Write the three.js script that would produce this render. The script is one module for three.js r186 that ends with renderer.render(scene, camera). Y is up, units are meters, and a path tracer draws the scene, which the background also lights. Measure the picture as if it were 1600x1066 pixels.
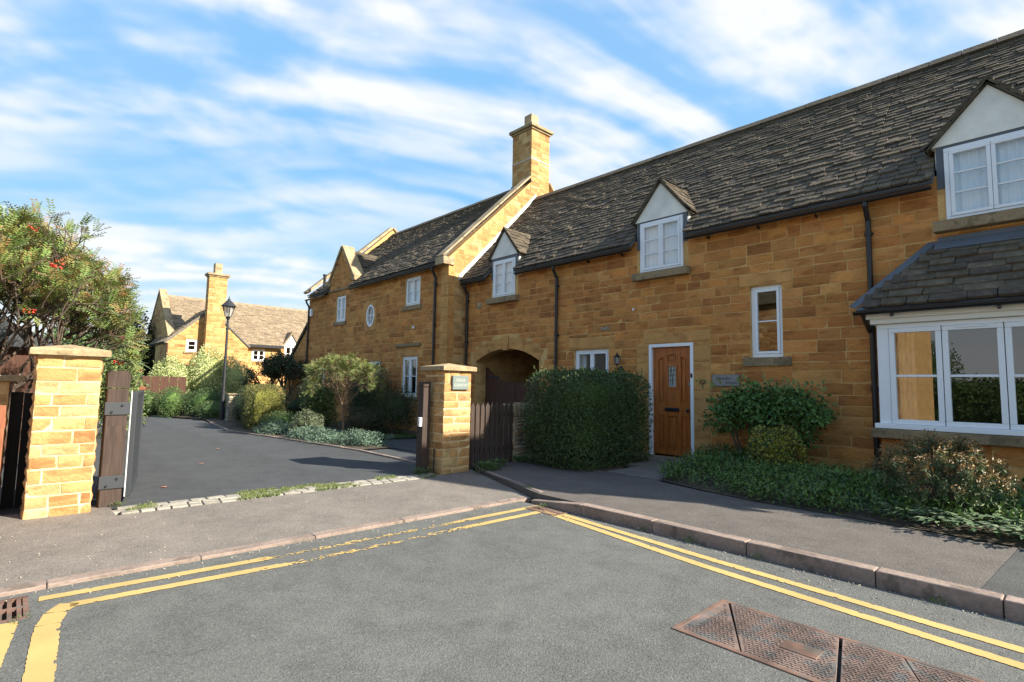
import * as THREE from 'three';
import { mergeGeometries } from 'three/addons/utils/BufferGeometryUtils.js';
import { RoundedBoxGeometry } from 'three/addons/geometries/RoundedBoxGeometry.js';

// ------------------------------------------------------------------ camera, sky, sun, exposure
const W = 1024, H = 682;
const scene = new THREE.Scene();
const camera = new THREE.PerspectiveCamera(2 * Math.atan(533 / 835) * 180 / Math.PI, W / H, 0.05, 1500);
{
  const d = Math.PI / 180, yaw = 47.076 * d, pitch = 4.861 * d, roll = 1.019 * d;
  const f = new THREE.Vector3(-Math.sin(yaw) * Math.cos(pitch), Math.sin(pitch), -Math.cos(yaw) * Math.cos(pitch));
  const r = new THREE.Vector3(Math.cos(yaw), 0, -Math.sin(yaw)), u = new THREE.Vector3().crossVectors(r, f);
  const r2 = r.clone().multiplyScalar(Math.cos(roll)).addScaledVector(u, Math.sin(roll));
  const u2 = u.clone().multiplyScalar(Math.cos(roll)).addScaledVector(r, -Math.sin(roll));
  camera.position.set(0, 1.4, 0);
  camera.quaternion.setFromRotationMatrix(new THREE.Matrix4().makeBasis(r2, u2, f.clone().negate()));
  camera.updateMatrixWorld();
}
const renderer = new THREE.WebGLRenderer({ antialias: true });
renderer.setSize(W, H);
renderer.toneMapping = THREE.LinearToneMapping;
renderer.toneMappingExposure = 2.55;
renderer.shadowMap.enabled = true;
const SUN = new THREE.Vector3(1.41, 1, -0.72).normalize();
const sun = new THREE.DirectionalLight(new THREE.Color(1, 0.93, 0.80), 4.8);
sun.name = 'sun';
sun.position.copy(SUN).multiplyScalar(60); sun.castShadow = true;
sun.shadow.camera.left = -40; sun.shadow.camera.right = 40; sun.shadow.camera.top = 40; sun.shadow.camera.bottom = -40; sun.shadow.camera.far = 150;
sun.shadow.mapSize.set(4096, 4096);
scene.add(sun);

// ------------------------------------------------------------------ numbers
function RNG(seed) { let a = seed >>> 0; return () => { a = (a + 0x6D2B79F5) | 0; let t = Math.imul(a ^ (a >>> 15), 1 | a); t = (t + Math.imul(t ^ (t >>> 7), 61 | t)) ^ t; return ((t ^ (t >>> 14)) >>> 0) / 4294967296; }; }
const lerp = (a, b, t) => a + (b - a) * t, clamp = (x, a, b) => Math.min(b, Math.max(a, x));
const sstep = (a, b, x) => { const t = clamp((x - a) / (b - a), 0, 1); return t * t * (3 - 2 * t); };
const V = (x, y, z) => new THREE.Vector3(x, y, z);
function hash2(x, y, s) { let h = Math.imul(x | 0, 374761393) + Math.imul(y | 0, 668265263) + Math.imul(s | 0, 2246822519); h = Math.imul(h ^ (h >>> 13), 1274126177); return ((h ^ (h >>> 16)) >>> 0) / 4294967296; }
function vnoise(x, y, s, per = 0) {
  const xi = Math.floor(x), yi = Math.floor(y), fx = x - xi, fy = y - yi, u = fx * fx * (3 - 2 * fx), v = fy * fy * (3 - 2 * fy);
  const w = per ? (n) => ((n % per) + per) % per : (n) => n;
  const a = hash2(w(xi), w(yi), s), b = hash2(w(xi + 1), w(yi), s), c = hash2(w(xi), w(yi + 1), s), d = hash2(w(xi + 1), w(yi + 1), s);
  return lerp(lerp(a, b, u), lerp(c, d, u), v);
}
function fbm(x, y, s, oct = 4, per = 0) { let t = 0, a = 0.5, n = 0; for (let i = 0; i < oct; i++) { t += a * vnoise(x, y, s + i * 17, per); n += a; a *= 0.5; x *= 2; y *= 2; per *= 2; } return t / n; }

// the sky: blue air paler towards the horizon, high streaky cirrus
{
  const AIR = 0.375, CX = 4.4, CY = 13.2, w = 2048, h = 1024, data = new Float32Array(w * h * 4), mix3 = (a, b, t) => a.map((x, i) => lerp(x, b[i], t));
  for (let j = 0; j < h; j++) {
    const el = ((j + 0.5) / h - 0.5) * Math.PI, y = Math.sin(el), c = Math.cos(el);
    for (let i = 0; i < w; i++) {
      const az = ((i + 0.5) / w - 0.5) * 2 * Math.PI, x = Math.cos(az) * c, z = Math.sin(az) * c;
      let col;
      if (y < -0.01) col = [0.30, 0.34, 0.36];
      else {
        const e = Math.max(y, 0);
        col = mix3([0.92, 1.03, 1.07], [0.46, 0.80, 1.06], sstep(0.0, 0.20, e));
        col = mix3(col, [0.19, 0.57, 1.04], sstep(0.10, 0.46, e)); col = mix3(col, [0.10, 0.38, 0.90], sstep(0.42, 0.95, e));
        // towards the sun the air is whiter
        const sd = Math.max(0, x * SUN.x + y * SUN.y + z * SUN.z);
        col = mix3(col, [1.0, 1.0, 1.0], 0.45 * Math.pow(sd, 6));
        // cirrus on a plane high above: thin veils, combed into fibres
        const px = x / (e + 0.20), pz = z / (e + 0.20), ca = 0.42, sa = -0.907;
        const s1 = px * ca + pz * sa, s2 = -px * sa + pz * ca;
        const wx = fbm(s1 * 0.8 + 3, s2 * 0.8, 11, 4) - 0.5, wy = fbm(s1 * 0.8 - 8, s2 * 0.8 + 5, 23, 4) - 0.5;
        const veil = fbm(s1 * 0.60 + wx * 0.9 + CX, s2 * 1.7 + wy * 0.8 + CY, 31, 4);
        const comb = fbm(s1 * 1.6 + wx * 1.6 + veil, s2 * 9.0 + wy * 4.5, 47, 6), curl = fbm(s1 * 7 + wx * 5, s2 * 10 - wy * 6, 59, 5);
        const dens = sstep(0.36, 0.62, veil), fib = sstep(0.30, 0.74, comb * 0.66 + curl * 0.36);
        let k = sstep(0.30, 0.72, veil) * (0.16 + 0.74 * fib) + 0.30 * fib * sstep(0.22, 0.5, veil);
        k = Math.max(k, 0.9 * sstep(0.20, 0.02, e) * sstep(0.34, 0.62, fbm(s1 * 0.3 + 2, s2 * 0.9, 77, 4)));
        k = clamp(k, 0, 1);
        col = mix3(col, [1.08, 1.09, 1.10], 0.94 * k);
      }
      const o = (j * w + i) * 4; data[o] = col[0] * AIR; data[o + 1] = col[1] * AIR; data[o + 2] = col[2] * AIR; data[o + 3] = 1;
    }
  }
  const sky = new THREE.DataTexture(data, w, h, THREE.RGBAFormat, THREE.FloatType);
  sky.mapping = THREE.EquirectangularReflectionMapping; sky.magFilter = THREE.LinearFilter; sky.minFilter = THREE.LinearFilter; sky.needsUpdate = true;
  scene.background = sky; scene.environment = sky; scene.environmentIntensity = 1; scene.backgroundIntensity = 1;
}

// ------------------------------------------------------------------ textures
const enc = (v) => { v = clamp(v, 0, 1); return Math.round(255 * (v <= 0.0031308 ? v * 12.92 : 1.055 * Math.pow(v, 1 / 2.4) - 0.055)); };
function tex(n, metres, fn, color = true) {
  const d = new Uint8Array(n * n * 4);
  for (let j = 0; j < n; j++) for (let i = 0; i < n; i++) {
    const c = fn(i / n, j / n), o = (j * n + i) * 4;
    if (color) { d[o] = enc(c[0]); d[o + 1] = enc(c[1]); d[o + 2] = enc(c[2]); } else d[o] = d[o + 1] = d[o + 2] = Math.round(255 * clamp(c, 0, 1));
    d[o + 3] = 255;
  }
  const t = new THREE.DataTexture(d, n, n); t.wrapS = t.wrapT = THREE.RepeatWrapping; t.magFilter = THREE.LinearFilter; t.minFilter = THREE.LinearMipmapLinearFilter; t.generateMipmaps = true;
  if (color) t.colorSpace = THREE.SRGBColorSpace; t.repeat.set(1 / metres, 1 / metres); t.needsUpdate = true; return t;
}
const stoneMap = tex(512, 1.7, (u, v) => {
  const a = fbm(u * 8, v * 8, 5, 5, 8), b = fbm(u * 5 + 0.3, v * 14, 9, 4, 0), g = fbm(u * 90, v * 90, 3, 2, 90);
  const vein = sstep(0.50, 0.74, fbm(u * 9, v * 22, 21, 5, 9));
  const k = 0.66 + 0.36 * a + 0.20 * (g - 0.5) + 0.12 * (b - 0.5);
  return [k * (1 - 0.24 * vein), k * (1 - 0.32 * vein), k * (1 - 0.36 * vein)];
});
const stoneBump = tex(512, 1.7, (u, v) => 0.5 * fbm(u * 14, v * 20, 5, 4, 14) + 0.35 * fbm(u * 60, v * 60, 8, 3, 60) + 0.15 * hash2(u * 512, v * 512, 4), false);
const asphalt = (seed, light, N = 1024) => tex(N, N / 640, (u, v) => {
  const i = Math.floor(u * N), j = Math.floor(v * N), f = N / 1024;
  const g = fbm(u * 220 * f, v * 220 * f, seed, 2, 220 * f), m = 0.6 * fbm(u * 10 * f, v * 10 * f, seed + 5, 4, 10 * f) + 0.4 * fbm(u * 3, v * 3, seed + 6, 4, 3), s = hash2(i >> 1, j >> 1, seed + 9), s2 = vnoise(u * 150 * f, v * 150 * f, seed + 31, 150 * f);
  let k = 0.62 + 0.55 * (g - 0.5) + 0.46 * (m - 0.5) + 0.24 * (s - 0.5);
  if (s2 > 0.90) k += 0.35 * light; if (s > 0.995) k += 1.1 * light;
  return [k, k, k];
});
const roadMap = asphalt(101, 1, 1536), driveMap = asphalt(202, 1.1), paveMap = asphalt(303, 0.8);
const roadBump = tex(1024, 1.6, (u, v) => 0.6 * fbm(u * 220, v * 220, 101, 2, 220) + 0.4 * hash2((u * 1024) >> 1, (v * 1024) >> 1, 110), false);
const tileMap = tex(512, 0.8, (u, v) => {
  const a = fbm(u * 7, v * 7, 61, 5, 7), l = sstep(0.62, 0.70, fbm(u * 26, v * 26, 71, 3, 26)), m = sstep(0.55, 0.7, fbm(u * 5, v * 5, 81, 4, 5));
  const k = 0.6 + 0.6 * (a - 0.5) + 0.22 * (hash2(u * 512, v * 512, 2) - 0.5);
  return [k * (1 - 0.2 * m) + 0.20 * l, k * (1 - 0.12 * m) + 0.20 * l, k * (1 - 0.3 * m) + 0.18 * l];
});
const tileBump = tex(512, 0.8, (u, v) => fbm(u * 18, v * 18, 62, 5, 18), false);
const woodMap = tex(512, 0.9, (u, v) => { const g = fbm(u * 46 + 2.5 * fbm(u * 4, v * 3, 7, 3, 4), v * 3, 13, 4, 0), f = fbm(u * 160, v * 8, 15, 2, 0); const k = 0.62 + 0.6 * (g - 0.5) + 0.25 * (f - 0.5); return [k, k * 0.97, k * 0.93]; });
const woodBump = tex(512, 0.9, (u, v) => fbm(u * 120, v * 6, 15, 3, 0), false);
const concMap = tex(512, 1.3, (u, v) => { const a = fbm(u * 6, v * 6, 33, 5, 6), b = fbm(u * 60, v * 60, 35, 2, 60), d = sstep(0.58, 0.72, fbm(u * 9, v * 9, 39, 5, 9)); const k = 0.66 + 0.5 * (a - 0.5) + 0.3 * (b - 0.5); return [k * (1 - 0.35 * d), k * (1 - 0.34 * d), k * (1 - 0.36 * d)]; });
const concBump = tex(512, 1.3, (u, v) => fbm(u * 50, v * 50, 35, 4, 50), false);
const rustMap = tex(512, 0.7, (u, v) => { const a = fbm(u * 7, v * 7, 91, 5, 7), b = hash2(u * 512, v * 512, 6), g = sstep(0.5, 0.66, fbm(u * 11, v * 11, 95, 4, 11)); const k = 0.55 + 0.7 * (a - 0.5) + 0.3 * (b - 0.5); return [k * lerp(1, 0.72, g), k * lerp(1, 1.0, g), k * lerp(1, 1.15, g)]; });
const renderMap = tex(256, 1.1, (u, v) => { const k = 0.82 + 0.3 * (fbm(u * 5, v * 5, 55, 5, 5) - 0.5) + 0.1 * (hash2(u * 256, v * 256, 3) - 0.5); return [k, k, k]; });
const soilMap = tex(256, 1.0, (u, v) => { const k = 0.6 + 0.9 * (fbm(u * 14, v * 14, 65, 5, 14) - 0.5) + 0.3 * (hash2(u * 256, v * 256, 7) - 0.5); return [k, k, k]; });

// ------------------------------------------------------------------ materials (linear base colours)
const C = (r, g, b) => new THREE.Color().setRGB(r, g, b);
const M = (r, g, b, o = {}) => new THREE.MeshStandardMaterial({ color: C(r, g, b), roughness: 0.9, metalness: 0, ...o });
const stoneMat = M(1, 1, 1, { vertexColors: true, map: stoneMap, bumpMap: stoneBump, bumpScale: 0.02, roughness: 0.95 });
const mortarMat = M(0.70, 0.43, 0.165, { map: stoneMap, bumpMap: stoneBump, bumpScale: 0.006, roughness: 1 });
const paleMortar = M(0.80, 0.60, 0.33, { map: stoneMap, bumpMap: stoneBump, bumpScale: 0.006, roughness: 1 });
const ashlarMat = M(0.63, 0.32, 0.10, { map: stoneMap, bumpMap: stoneBump, bumpScale: 0.004 });
const copingMat = M(0.60, 0.44, 0.26, { map: concMap, bumpMap: concBump, bumpScale: 0.004 });
const sillMat = M(0.38, 0.27, 0.15, { map: concMap, bumpMap: concBump, bumpScale: 0.004 });
const capMat = M(0.52, 0.38, 0.21, { map: concMap, bumpMap: concBump, bumpScale: 0.006 });
const roadMat = M(0.172, 0.174, 0.160, { map: roadMap, bumpMap: roadBump, bumpScale: 0.005, roughness: 0.92 });
const driveMat = M(0.080, 0.085, 0.089, { map: driveMap, bumpMap: roadBump, bumpScale: 0.005, roughness: 0.92 });
const apronMat = M(0.272, 0.236, 0.20, { map: paveMap, bumpMap: roadBump, bumpScale: 0.004 });
const paveMat = M(0.168, 0.146, 0.126, { map: paveMap, bumpMap: roadBump, bumpScale: 0.004 });
const patchMat = M(0.10, 0.10, 0.097, { map: driveMap, bumpMap: roadBump, bumpScale: 0.004 });
const kerbMat = M(0.36, 0.27, 0.22, { map: concMap, bumpMap: concBump, bumpScale: 0.003 });
const settMat = M(0.44, 0.40, 0.33, { map: concMap, bumpMap: concBump, bumpScale: 0.004 });
const yellowMat = M(0.56, 0.385, 0.135, { map: renderMap, roughness: 0.8 });
const whiteMat = M(0.80, 0.81, 0.83, { roughness: 0.45 });
const renderMat = M(0.93, 0.89, 0.80, { map: renderMap, roughness: 0.95 });
const leadMat = M(0.115, 0.125, 0.145, { roughness: 0.6, map: renderMap });
const flashMat = M(0.62, 0.62, 0.62, { roughness: 0.7, map: renderMap });
const blackMat = M(0.012, 0.012, 0.014, { roughness: 0.4 });
const ironMat = M(0.03, 0.032, 0.036, { roughness: 0.55, metalness: 0.2 });
const darkWood = M(0.085, 0.055, 0.042, { map: woodMap, bumpMap: woodBump, bumpScale: 0.002, roughness: 0.85 });
const gateWood = M(0.12, 0.048, 0.026, { map: woodMap, bumpMap: woodBump, bumpScale: 0.002, roughness: 0.8 });
const doorWood = M(0.60, 0.175, 0.032, { map: woodMap, bumpMap: woodBump, bumpScale: 0.0008, roughness: 0.42 });
const terracotta = M(0.42, 0.15, 0.075, { map: woodMap, roughness: 0.85 });
const greyPaint = M(0.032, 0.036, 0.042, { roughness: 0.6 });
const rustMat = M(0.27, 0.185, 0.15, { map: rustMap, roughness: 0.75 });
const rustBar = M(0.27, 0.15, 0.105, { map: rustMap, roughness: 0.85 });
const soilMat = M(0.10, 0.072, 0.045, { map: soilMap });
const grassMat = M(0.085, 0.13, 0.035, { map: soilMap });
const curtainMat = new THREE.MeshPhysicalMaterial({ color: C(0.88, 0.90, 0.93), roughness: 1, transmission: 0.25, thickness: 0, side: THREE.DoubleSide });
const roomMat = M(0.10, 0.085, 0.07);
const glassMat = new THREE.MeshPhysicalMaterial({ color: C(0.95, 0.97, 0.97), roughness: 0.01, transmission: 1, thickness: 0, ior: 2.1, specularIntensity: 1 });
const frostMat = new THREE.MeshPhysicalMaterial({ color: C(0.72, 0.72, 0.66), roughness: 0.35, transmission: 0.5, thickness: 0 });
const barkMat = M(0.15, 0.105, 0.075, { map: soilMap });
const paleBark = M(0.34, 0.22, 0.15, { map: soilMap });
const leafMat = new THREE.MeshPhysicalMaterial({ color: C(1, 1, 1), vertexColors: true, roughness: 0.72, transmission: 0.28, thickness: 0, side: THREE.DoubleSide });
const coreMats = new Map(); function coreMat(c) { const k = c.join(); if (!coreMats.has(k)) coreMats.set(k, M(c[0] * 1.5, c[1] * 1.5, c[2] * 1.5, { map: soilMap })); return coreMats.get(k); } // leaf mass inside a bush, in the colour of its leaves
const berryMat = M(0.62, 0.055, 0.02, { roughness: 0.4 });

// ------------------------------------------------------------------ objects
const bases = new Map(), taken = new Map();
function numbered(n) { const k = taken.get(n) || 0; taken.set(n, k + 1); return k ? `${n}_${String(k).padStart(3, '0')}` : n; }
function info(o, label, category, group, kind) { if (label) o.userData.label = label; if (category) o.userData.category = category; if (group) o.userData.group = group; if (kind) o.userData.kind = kind; return o; }
function thing(name, label, category, pos = [0, 0, 0], group) { const o = new THREE.Group(); o.name = numbered(name); o.position.set(...pos); scene.add(o); bases.set(o, V(...pos)); return info(o, label, category, group); }
function structure(name, geos, mat, pos = [0, 0, 0], label) { const o = geos ? new THREE.Mesh(join(geos, pos), mat) : new THREE.Group(); o.name = numbered(name); o.position.set(...pos); o.castShadow = o.receiveShadow = true; scene.add(o); bases.set(o, V(...pos)); return info(o, label, null, null, 'structure'); }
function plain(g) { if (g.index) g = g.toNonIndexed(); for (const k of Object.keys(g.attributes)) if (!['position', 'normal', 'uv', 'color'].includes(k)) g.deleteAttribute(k); g.clearGroups(); return g; }
function join(geos, pos) {
  geos = (Array.isArray(geos) ? geos : [geos]);
  const g = geos.length === 1 ? geos[0] : mergeGeometries(geos.map(plain));
  g.translate(-pos[0], -pos[1], -pos[2]); return g;
}
function part(parent, name, geos, mat, o = {}) {
  const b = bases.get(parent), g = join(geos, [b.x, b.y, b.z]);
  const m = new THREE.Mesh(g, mat); m.name = name; m.castShadow = m.receiveShadow = true; parent.add(m); bases.set(m, b);
  if (o.label) m.userData.label = o.label; if (o.kind) m.userData.kind = o.kind; return m;
}
// uv in metres from the dominant direction of each face
function muv(g, off = 0) {
  g = g.index ? g.toNonIndexed() : g; const p = g.attributes.position, uv = new Float32Array(p.count * 2);
  const a = V(), b = V(), c = V(), n = V();
  for (let i = 0; i < p.count; i += 3) {
    a.fromBufferAttribute(p, i); b.fromBufferAttribute(p, i + 1); c.fromBufferAttribute(p, i + 2); n.crossVectors(b.sub(a), c.sub(a));
    const ax = Math.abs(n.x), ay = Math.abs(n.y), az = Math.abs(n.z);
    for (let k = 0; k < 3; k++) { const x = p.getX(i + k), y = p.getY(i + k), z = p.getZ(i + k); const q = ay >= ax && ay >= az ? [x, z] : ax >= az ? [z, y] : [x, y]; uv[(i + k) * 2] = q[0] + off; uv[(i + k) * 2 + 1] = q[1] + off * 0.7; }
  }
  g.setAttribute('uv', new THREE.BufferAttribute(uv, 2)); return g;
}
const box = (x0, x1, y0, y1, z0, z1, off = 0) => muv(new THREE.BoxGeometry(Math.abs(x1 - x0), Math.abs(y1 - y0), Math.abs(z1 - z0)).translate((x0 + x1) / 2, (y0 + y1) / 2, (z0 + z1) / 2), off);
const rbox = (x0, x1, y0, y1, z0, z1, r = 0.012, off = 0) => muv(new RoundedBoxGeometry(Math.abs(x1 - x0), Math.abs(y1 - y0), Math.abs(z1 - z0), 1, r).translate((x0 + x1) / 2, (y0 + y1) / 2, (z0 + z1) / 2), off);
function rod(a, b, r0, r1 = r0, seg = 8, caps = true) {
  const A = V(...a), B = V(...b), d = B.clone().sub(A), L = d.length();
  const g = new THREE.CylinderGeometry(r1, r0, L, seg, 1, !caps); g.translate(0, L / 2, 0);
  g.applyQuaternion(new THREE.Quaternion().setFromUnitVectors(V(0, 1, 0), d.normalize())); g.translate(A.x, A.y, A.z); return plain(g);
}
function frame(O, U, N) { return new THREE.Matrix4().makeBasis(V(...U), V(0, 1, 0), V(...N)).setPosition(...O); }
const FRONT = (x, z) => frame([x, 0, z], [1, 0, 0], [0, 0, 1]);      // u = x - x0, faces +z
const EAST = (x, z) => frame([x, 0, z], [0, 0, -1], [1, 0, 0]);      // u = z0 - z, faces +x
const NORTH = (x, z) => frame([x, 0, z], [-1, 0, 0], [0, 0, -1]);    // faces -z
const WEST = (x, z) => frame([x, 0, z], [0, 0, 1], [-1, 0, 0]);      // faces -x
function poly(pts, holes = []) { const s = new THREE.Shape(pts.map((p) => new THREE.Vector2(...p))); for (const h of holes) s.holes.push(new THREE.Path(h.map((p) => new THREE.Vector2(...p)))); return s; }
function slab(fr, pts, holes, t, bevel = 0) { const g = new THREE.ExtrudeGeometry(poly(pts, holes), { depth: t, bevelEnabled: bevel > 0, bevelSize: bevel, bevelThickness: bevel, bevelSegments: 1, curveSegments: 12 }); g.translate(0, 0, -t); g.applyMatrix4(fr); return muv(plain(g)); }
const rect = (a, b, c, d) => [[a, c], [b, c], [b, d], [a, d]];

// ------------------------------------------------------------------ coursed stone
const CAM = V(0, 1.4, 0);
function courses({ u0, u1, v0, v1, holes = [], clip, hs = [0.14, 0.22], ls = [0.28, 0.68], seed = 1, joint = 0.015 }) {
  const R = RNG(seed), out = [];
  const run = (a, b, va, vb) => {
    let u = a; const h = vb - va;
    while (u < b - 1e-3) {
      let L = lerp(ls[0], ls[1], R()); if (R() < 0.16) L *= 0.62;
      if (b - u - L < ls[0] * 0.6) L = b - u;
      if (L > 0.035) out.push([u + joint / 2, u + L - joint / 2, va + joint / 2, vb - joint / 2]);
      u += L;
    }
  };
  const fill = (a, b, va, vb, deep) => {
    if (b - a < 0.03 || vb - va < 0.03) return;
    const q = holes.filter((k) => k[3] > va + 0.004 && k[2] < vb - 0.004 && k[1] > a + 0.004 && k[0] < b - 0.004).sort((m, n) => m[0] - n[0])[0];
    if (!q || deep > 12) { run(a, b, va, vb); return; }
    const qa = Math.max(a, q[0]), qb = Math.min(b, q[1]);
    if (qa > a + 0.03) fill(a, qa, va, vb, deep + 1);
    if (q[2] > va + 0.03) fill(qa, qb, va, q[2], deep + 1); if (q[3] < vb - 0.03) fill(qa, qb, q[3], vb, deep + 1);
    if (b > qb + 0.03) fill(qb, b, va, vb, deep + 1);
  };
  let v = v0;
  while (v < v1 - 1e-3) {
    let h = lerp(hs[0], hs[1], R()); if (v1 - v - h < hs[0] * 0.7) h = v1 - v;
    const va = v, vb = v + h; v += h;
    let a0 = u0, b0 = u1; if (clip) { const c = clip(vb), c2 = clip(va); if (!c || !c2) continue; a0 = Math.max(a0, c[0], c2[0]); b0 = Math.min(b0, c[1], c2[1]); if (b0 - a0 < 0.08) continue; }
    fill(a0, b0, va, vb, 0);
  }
  return out;
}
const TONES = [[0.475, 0.204, 0.052], [0.455, 0.190, 0.048], [0.485, 0.215, 0.058], [0.405, 0.160, 0.040], [0.465, 0.198, 0.052], [0.495, 0.228, 0.066], [0.365, 0.142, 0.037], [0.43, 0.190, 0.054], [0.47, 0.199, 0.05]];
const PALE = [[0.47, 0.275, 0.105], [0.44, 0.245, 0.09], [0.49, 0.305, 0.128], [0.455, 0.26, 0.098], [0.38, 0.20, 0.072], [0.50, 0.325, 0.145], [0.42, 0.225, 0.08]];
function stoneGeo(fr, [u0, u1, v0, v1], R, tone, rough, lift) {
  const nu = u1 - u0 > 0.3 ? 4 : 3, nv = 2, pos = [], idx = [], uv = [], P = [];
  const ou = R() * 9, ov = R() * 9, j = () => (R() - 0.5) * 0.009, tilt = (R() - 0.5) * rough, tilt2 = (R() - 0.5) * rough;
  const cj = [[j(), j()], [j(), j()], [j(), j()], [j(), j()]];
  for (let b = 0; b <= nv; b++) for (let a = 0; a <= nu; a++) {
    const s = a / nu, t = b / nv, edge = a === 0 || a === nu || b === 0 || b === nv;
    const du = lerp(lerp(cj[0][0], cj[1][0], s), lerp(cj[2][0], cj[3][0], s), t) + (edge ? j() * 0.5 : 0), dv = lerp(lerp(cj[0][1], cj[1][1], s), lerp(cj[2][1], cj[3][1], s), t) + (edge ? j() * 0.5 : 0);
    P.push([lerp(u0, u1, s) + du, lerp(v0, v1, t) + dv, lift + (edge ? -0.004 : 0.003 + R() * rough) + tilt * (s - 0.5) + tilt2 * (t - 0.5)]);
  }
  const push = (p) => { pos.push(...p); uv.push(p[0] + ou, p[1] + ov); return pos.length / 3 - 1; };
  const g0 = P.map(push);
  for (let b = 0; b < nv; b++) for (let a = 0; a < nu; a++) { const i = b * (nu + 1) + a; idx.push(g0[i], g0[i + 1], g0[i + nu + 2], g0[i], g0[i + nu + 2], g0[i + nu + 1]); }
  const ring = []; for (let a = 0; a <= nu; a++) ring.push(a); for (let b = 1; b <= nv; b++) ring.push(b * (nu + 1) + nu); for (let a = nu - 1; a >= 0; a--) ring.push(nv * (nu + 1) + a); for (let b = nv - 1; b > 0; b--) ring.push(b * (nu + 1));
  const top = ring.map((i) => push(P[i])), bot = ring.map((i) => push([P[i][0], P[i][1], -0.012]));
  for (let k = 0; k < ring.length; k++) { const n = (k + 1) % ring.length; idx.push(top[k], bot[k], bot[n], top[k], bot[n], top[n]); }
  const g = new THREE.BufferGeometry(); g.setAttribute('position', new THREE.Float32BufferAttribute(pos, 3)); g.setAttribute('uv', new THREE.Float32BufferAttribute(uv, 2)); g.setIndex(idx);
  const n = pos.length / 3, col = new Float32Array(n * 3); for (let i = 0; i < n; i++) col.set(tone, i * 3); g.setAttribute('color', new THREE.BufferAttribute(col, 3));
  g.applyMatrix4(fr); g.computeVertexNormals(); return g;
}
// collected stones of one thing: the largest in view become parts, the rest one part
function stones(list, parent, fr, opt) {
  const R = RNG((opt.seed || 1) * 7 + 3), rough = opt.rough ?? 0.006;
  for (const r of courses(opt)) {
    if (opt.keep && !opt.keep((r[0] + r[1]) / 2, (r[2] + r[3]) / 2)) continue;
    const tones = opt.tones || TONES, base = tones[Math.floor(R() * tones.length)], k = 1.12 + R() * 0.34, q = 1 + (R() - 0.5) * 0.10, tone = [base[0] * k, base[1] * k * q, base[2] * k * q];
    const g = stoneGeo(fr, r, R, tone, rough, 0.005 + R() * 0.005);
    const c = V((r[0] + r[1]) / 2, (r[2] + r[3]) / 2, 0).applyMatrix4(fr), to = c.clone().sub(CAM), n = V(0, 0, 1).transformDirection(fr);
    const facing = -n.dot(to.clone().normalize());
    list.push({ g, parent, size: facing <= 0 ? 0 : (r[1] - r[0]) * (r[3] - r[2]) * facing / to.lengthSq() });
  }
}
function settle(list, most = 300, name = 'stone', mat = stoneMat) {
  list.sort((a, b) => b.size - a.size); const rest = new Map();
  list.forEach((s, i) => { if (i < most && s.size > 0) part(s.parent, name, s.g, mat); else { if (!rest.has(s.parent)) rest.set(s.parent, []); rest.get(s.parent).push(s.g); } });
  for (const [p, gs] of rest) part(p, `small_${name}s`, gs, mat, { kind: 'stuff' });
}

// ------------------------------------------------------------------ stone roof tiles
const ROOF = [[0.090, 0.067, 0.043], [0.080, 0.060, 0.039], [0.102, 0.077, 0.049], [0.086, 0.063, 0.039], [0.072, 0.055, 0.037], [0.118, 0.090, 0.058]];
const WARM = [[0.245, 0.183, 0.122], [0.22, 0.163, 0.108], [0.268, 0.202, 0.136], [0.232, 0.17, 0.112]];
const toneMats = new Map();
function roofMats(tones) { if (!toneMats.has(tones)) toneMats.set(tones, tones.map((t) => M(t[0] * 1.55, t[1] * 1.55, t[2] * 1.55, { map: tileMap, bumpMap: tileBump, bumpScale: 0.006 }))); return toneMats.get(tones); }
const tileStuff = M(1, 1, 1, { vertexColors: true, map: tileMap, bumpMap: tileBump, bumpScale: 0.006 });
const tileShapes = [0, 1, 2, 3, 4].map((k) => {
  const R = RNG(900 + k), pos = [], idx = [], uv = [], n = 4, q = (x, y, z) => { pos.push(x, y, z); uv.push(x * 0.3 + k * 0.37, y * 0.25 + k * 0.21); return pos.length / 3 - 1; };
  const tx = [], ty = []; for (let i = 0; i <= n; i++) { tx.push(-0.5 + i / n + (i % n ? (R() - 0.5) * 0.08 : (R() - 0.5) * 0.02)); ty.push((i % n ? 0 : 0.035) + (R() - 0.3) * 0.055); }
  for (let i = 0; i < n; i++) { const a = q(tx[i], ty[i] + 0.012, 1), b = q(tx[i + 1], ty[i + 1] + 0.012, 1), c = q(-0.5 + (i + 1) / n, 1, 1), d = q(-0.5 + i / n, 1, 1); idx.push(a, b, c, a, c, d); }
  for (let i = 0; i < n; i++) { const a = q(tx[i], ty[i], 0), b = q(tx[i + 1], ty[i + 1], 0), c = q(tx[i + 1], ty[i + 1] + 0.012, 1), d = q(tx[i], ty[i] + 0.012, 1); idx.push(a, b, c, a, c, d); }
  { const a = q(tx[n], ty[n], 0), b = q(0.5, 1, 0), c = q(0.5, 1, 1), d = q(tx[n], ty[n], 1); idx.push(a, b, c, a, c, d); }
  { const a = q(-0.5, 1, 0), b = q(tx[0], ty[0], 0), c = q(tx[0], ty[0], 1), d = q(-0.5, 1, 1); idx.push(a, b, c, a, c, d); }
  const g = new THREE.BufferGeometry(); g.setAttribute('position', new THREE.Float32BufferAttribute(pos, 3)); g.setAttribute('uv', new THREE.Float32BufferAttribute(uv, 2)); g.setIndex(idx); const f = g.toNonIndexed(); f.computeVertexNormals(); return f;
});
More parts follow.
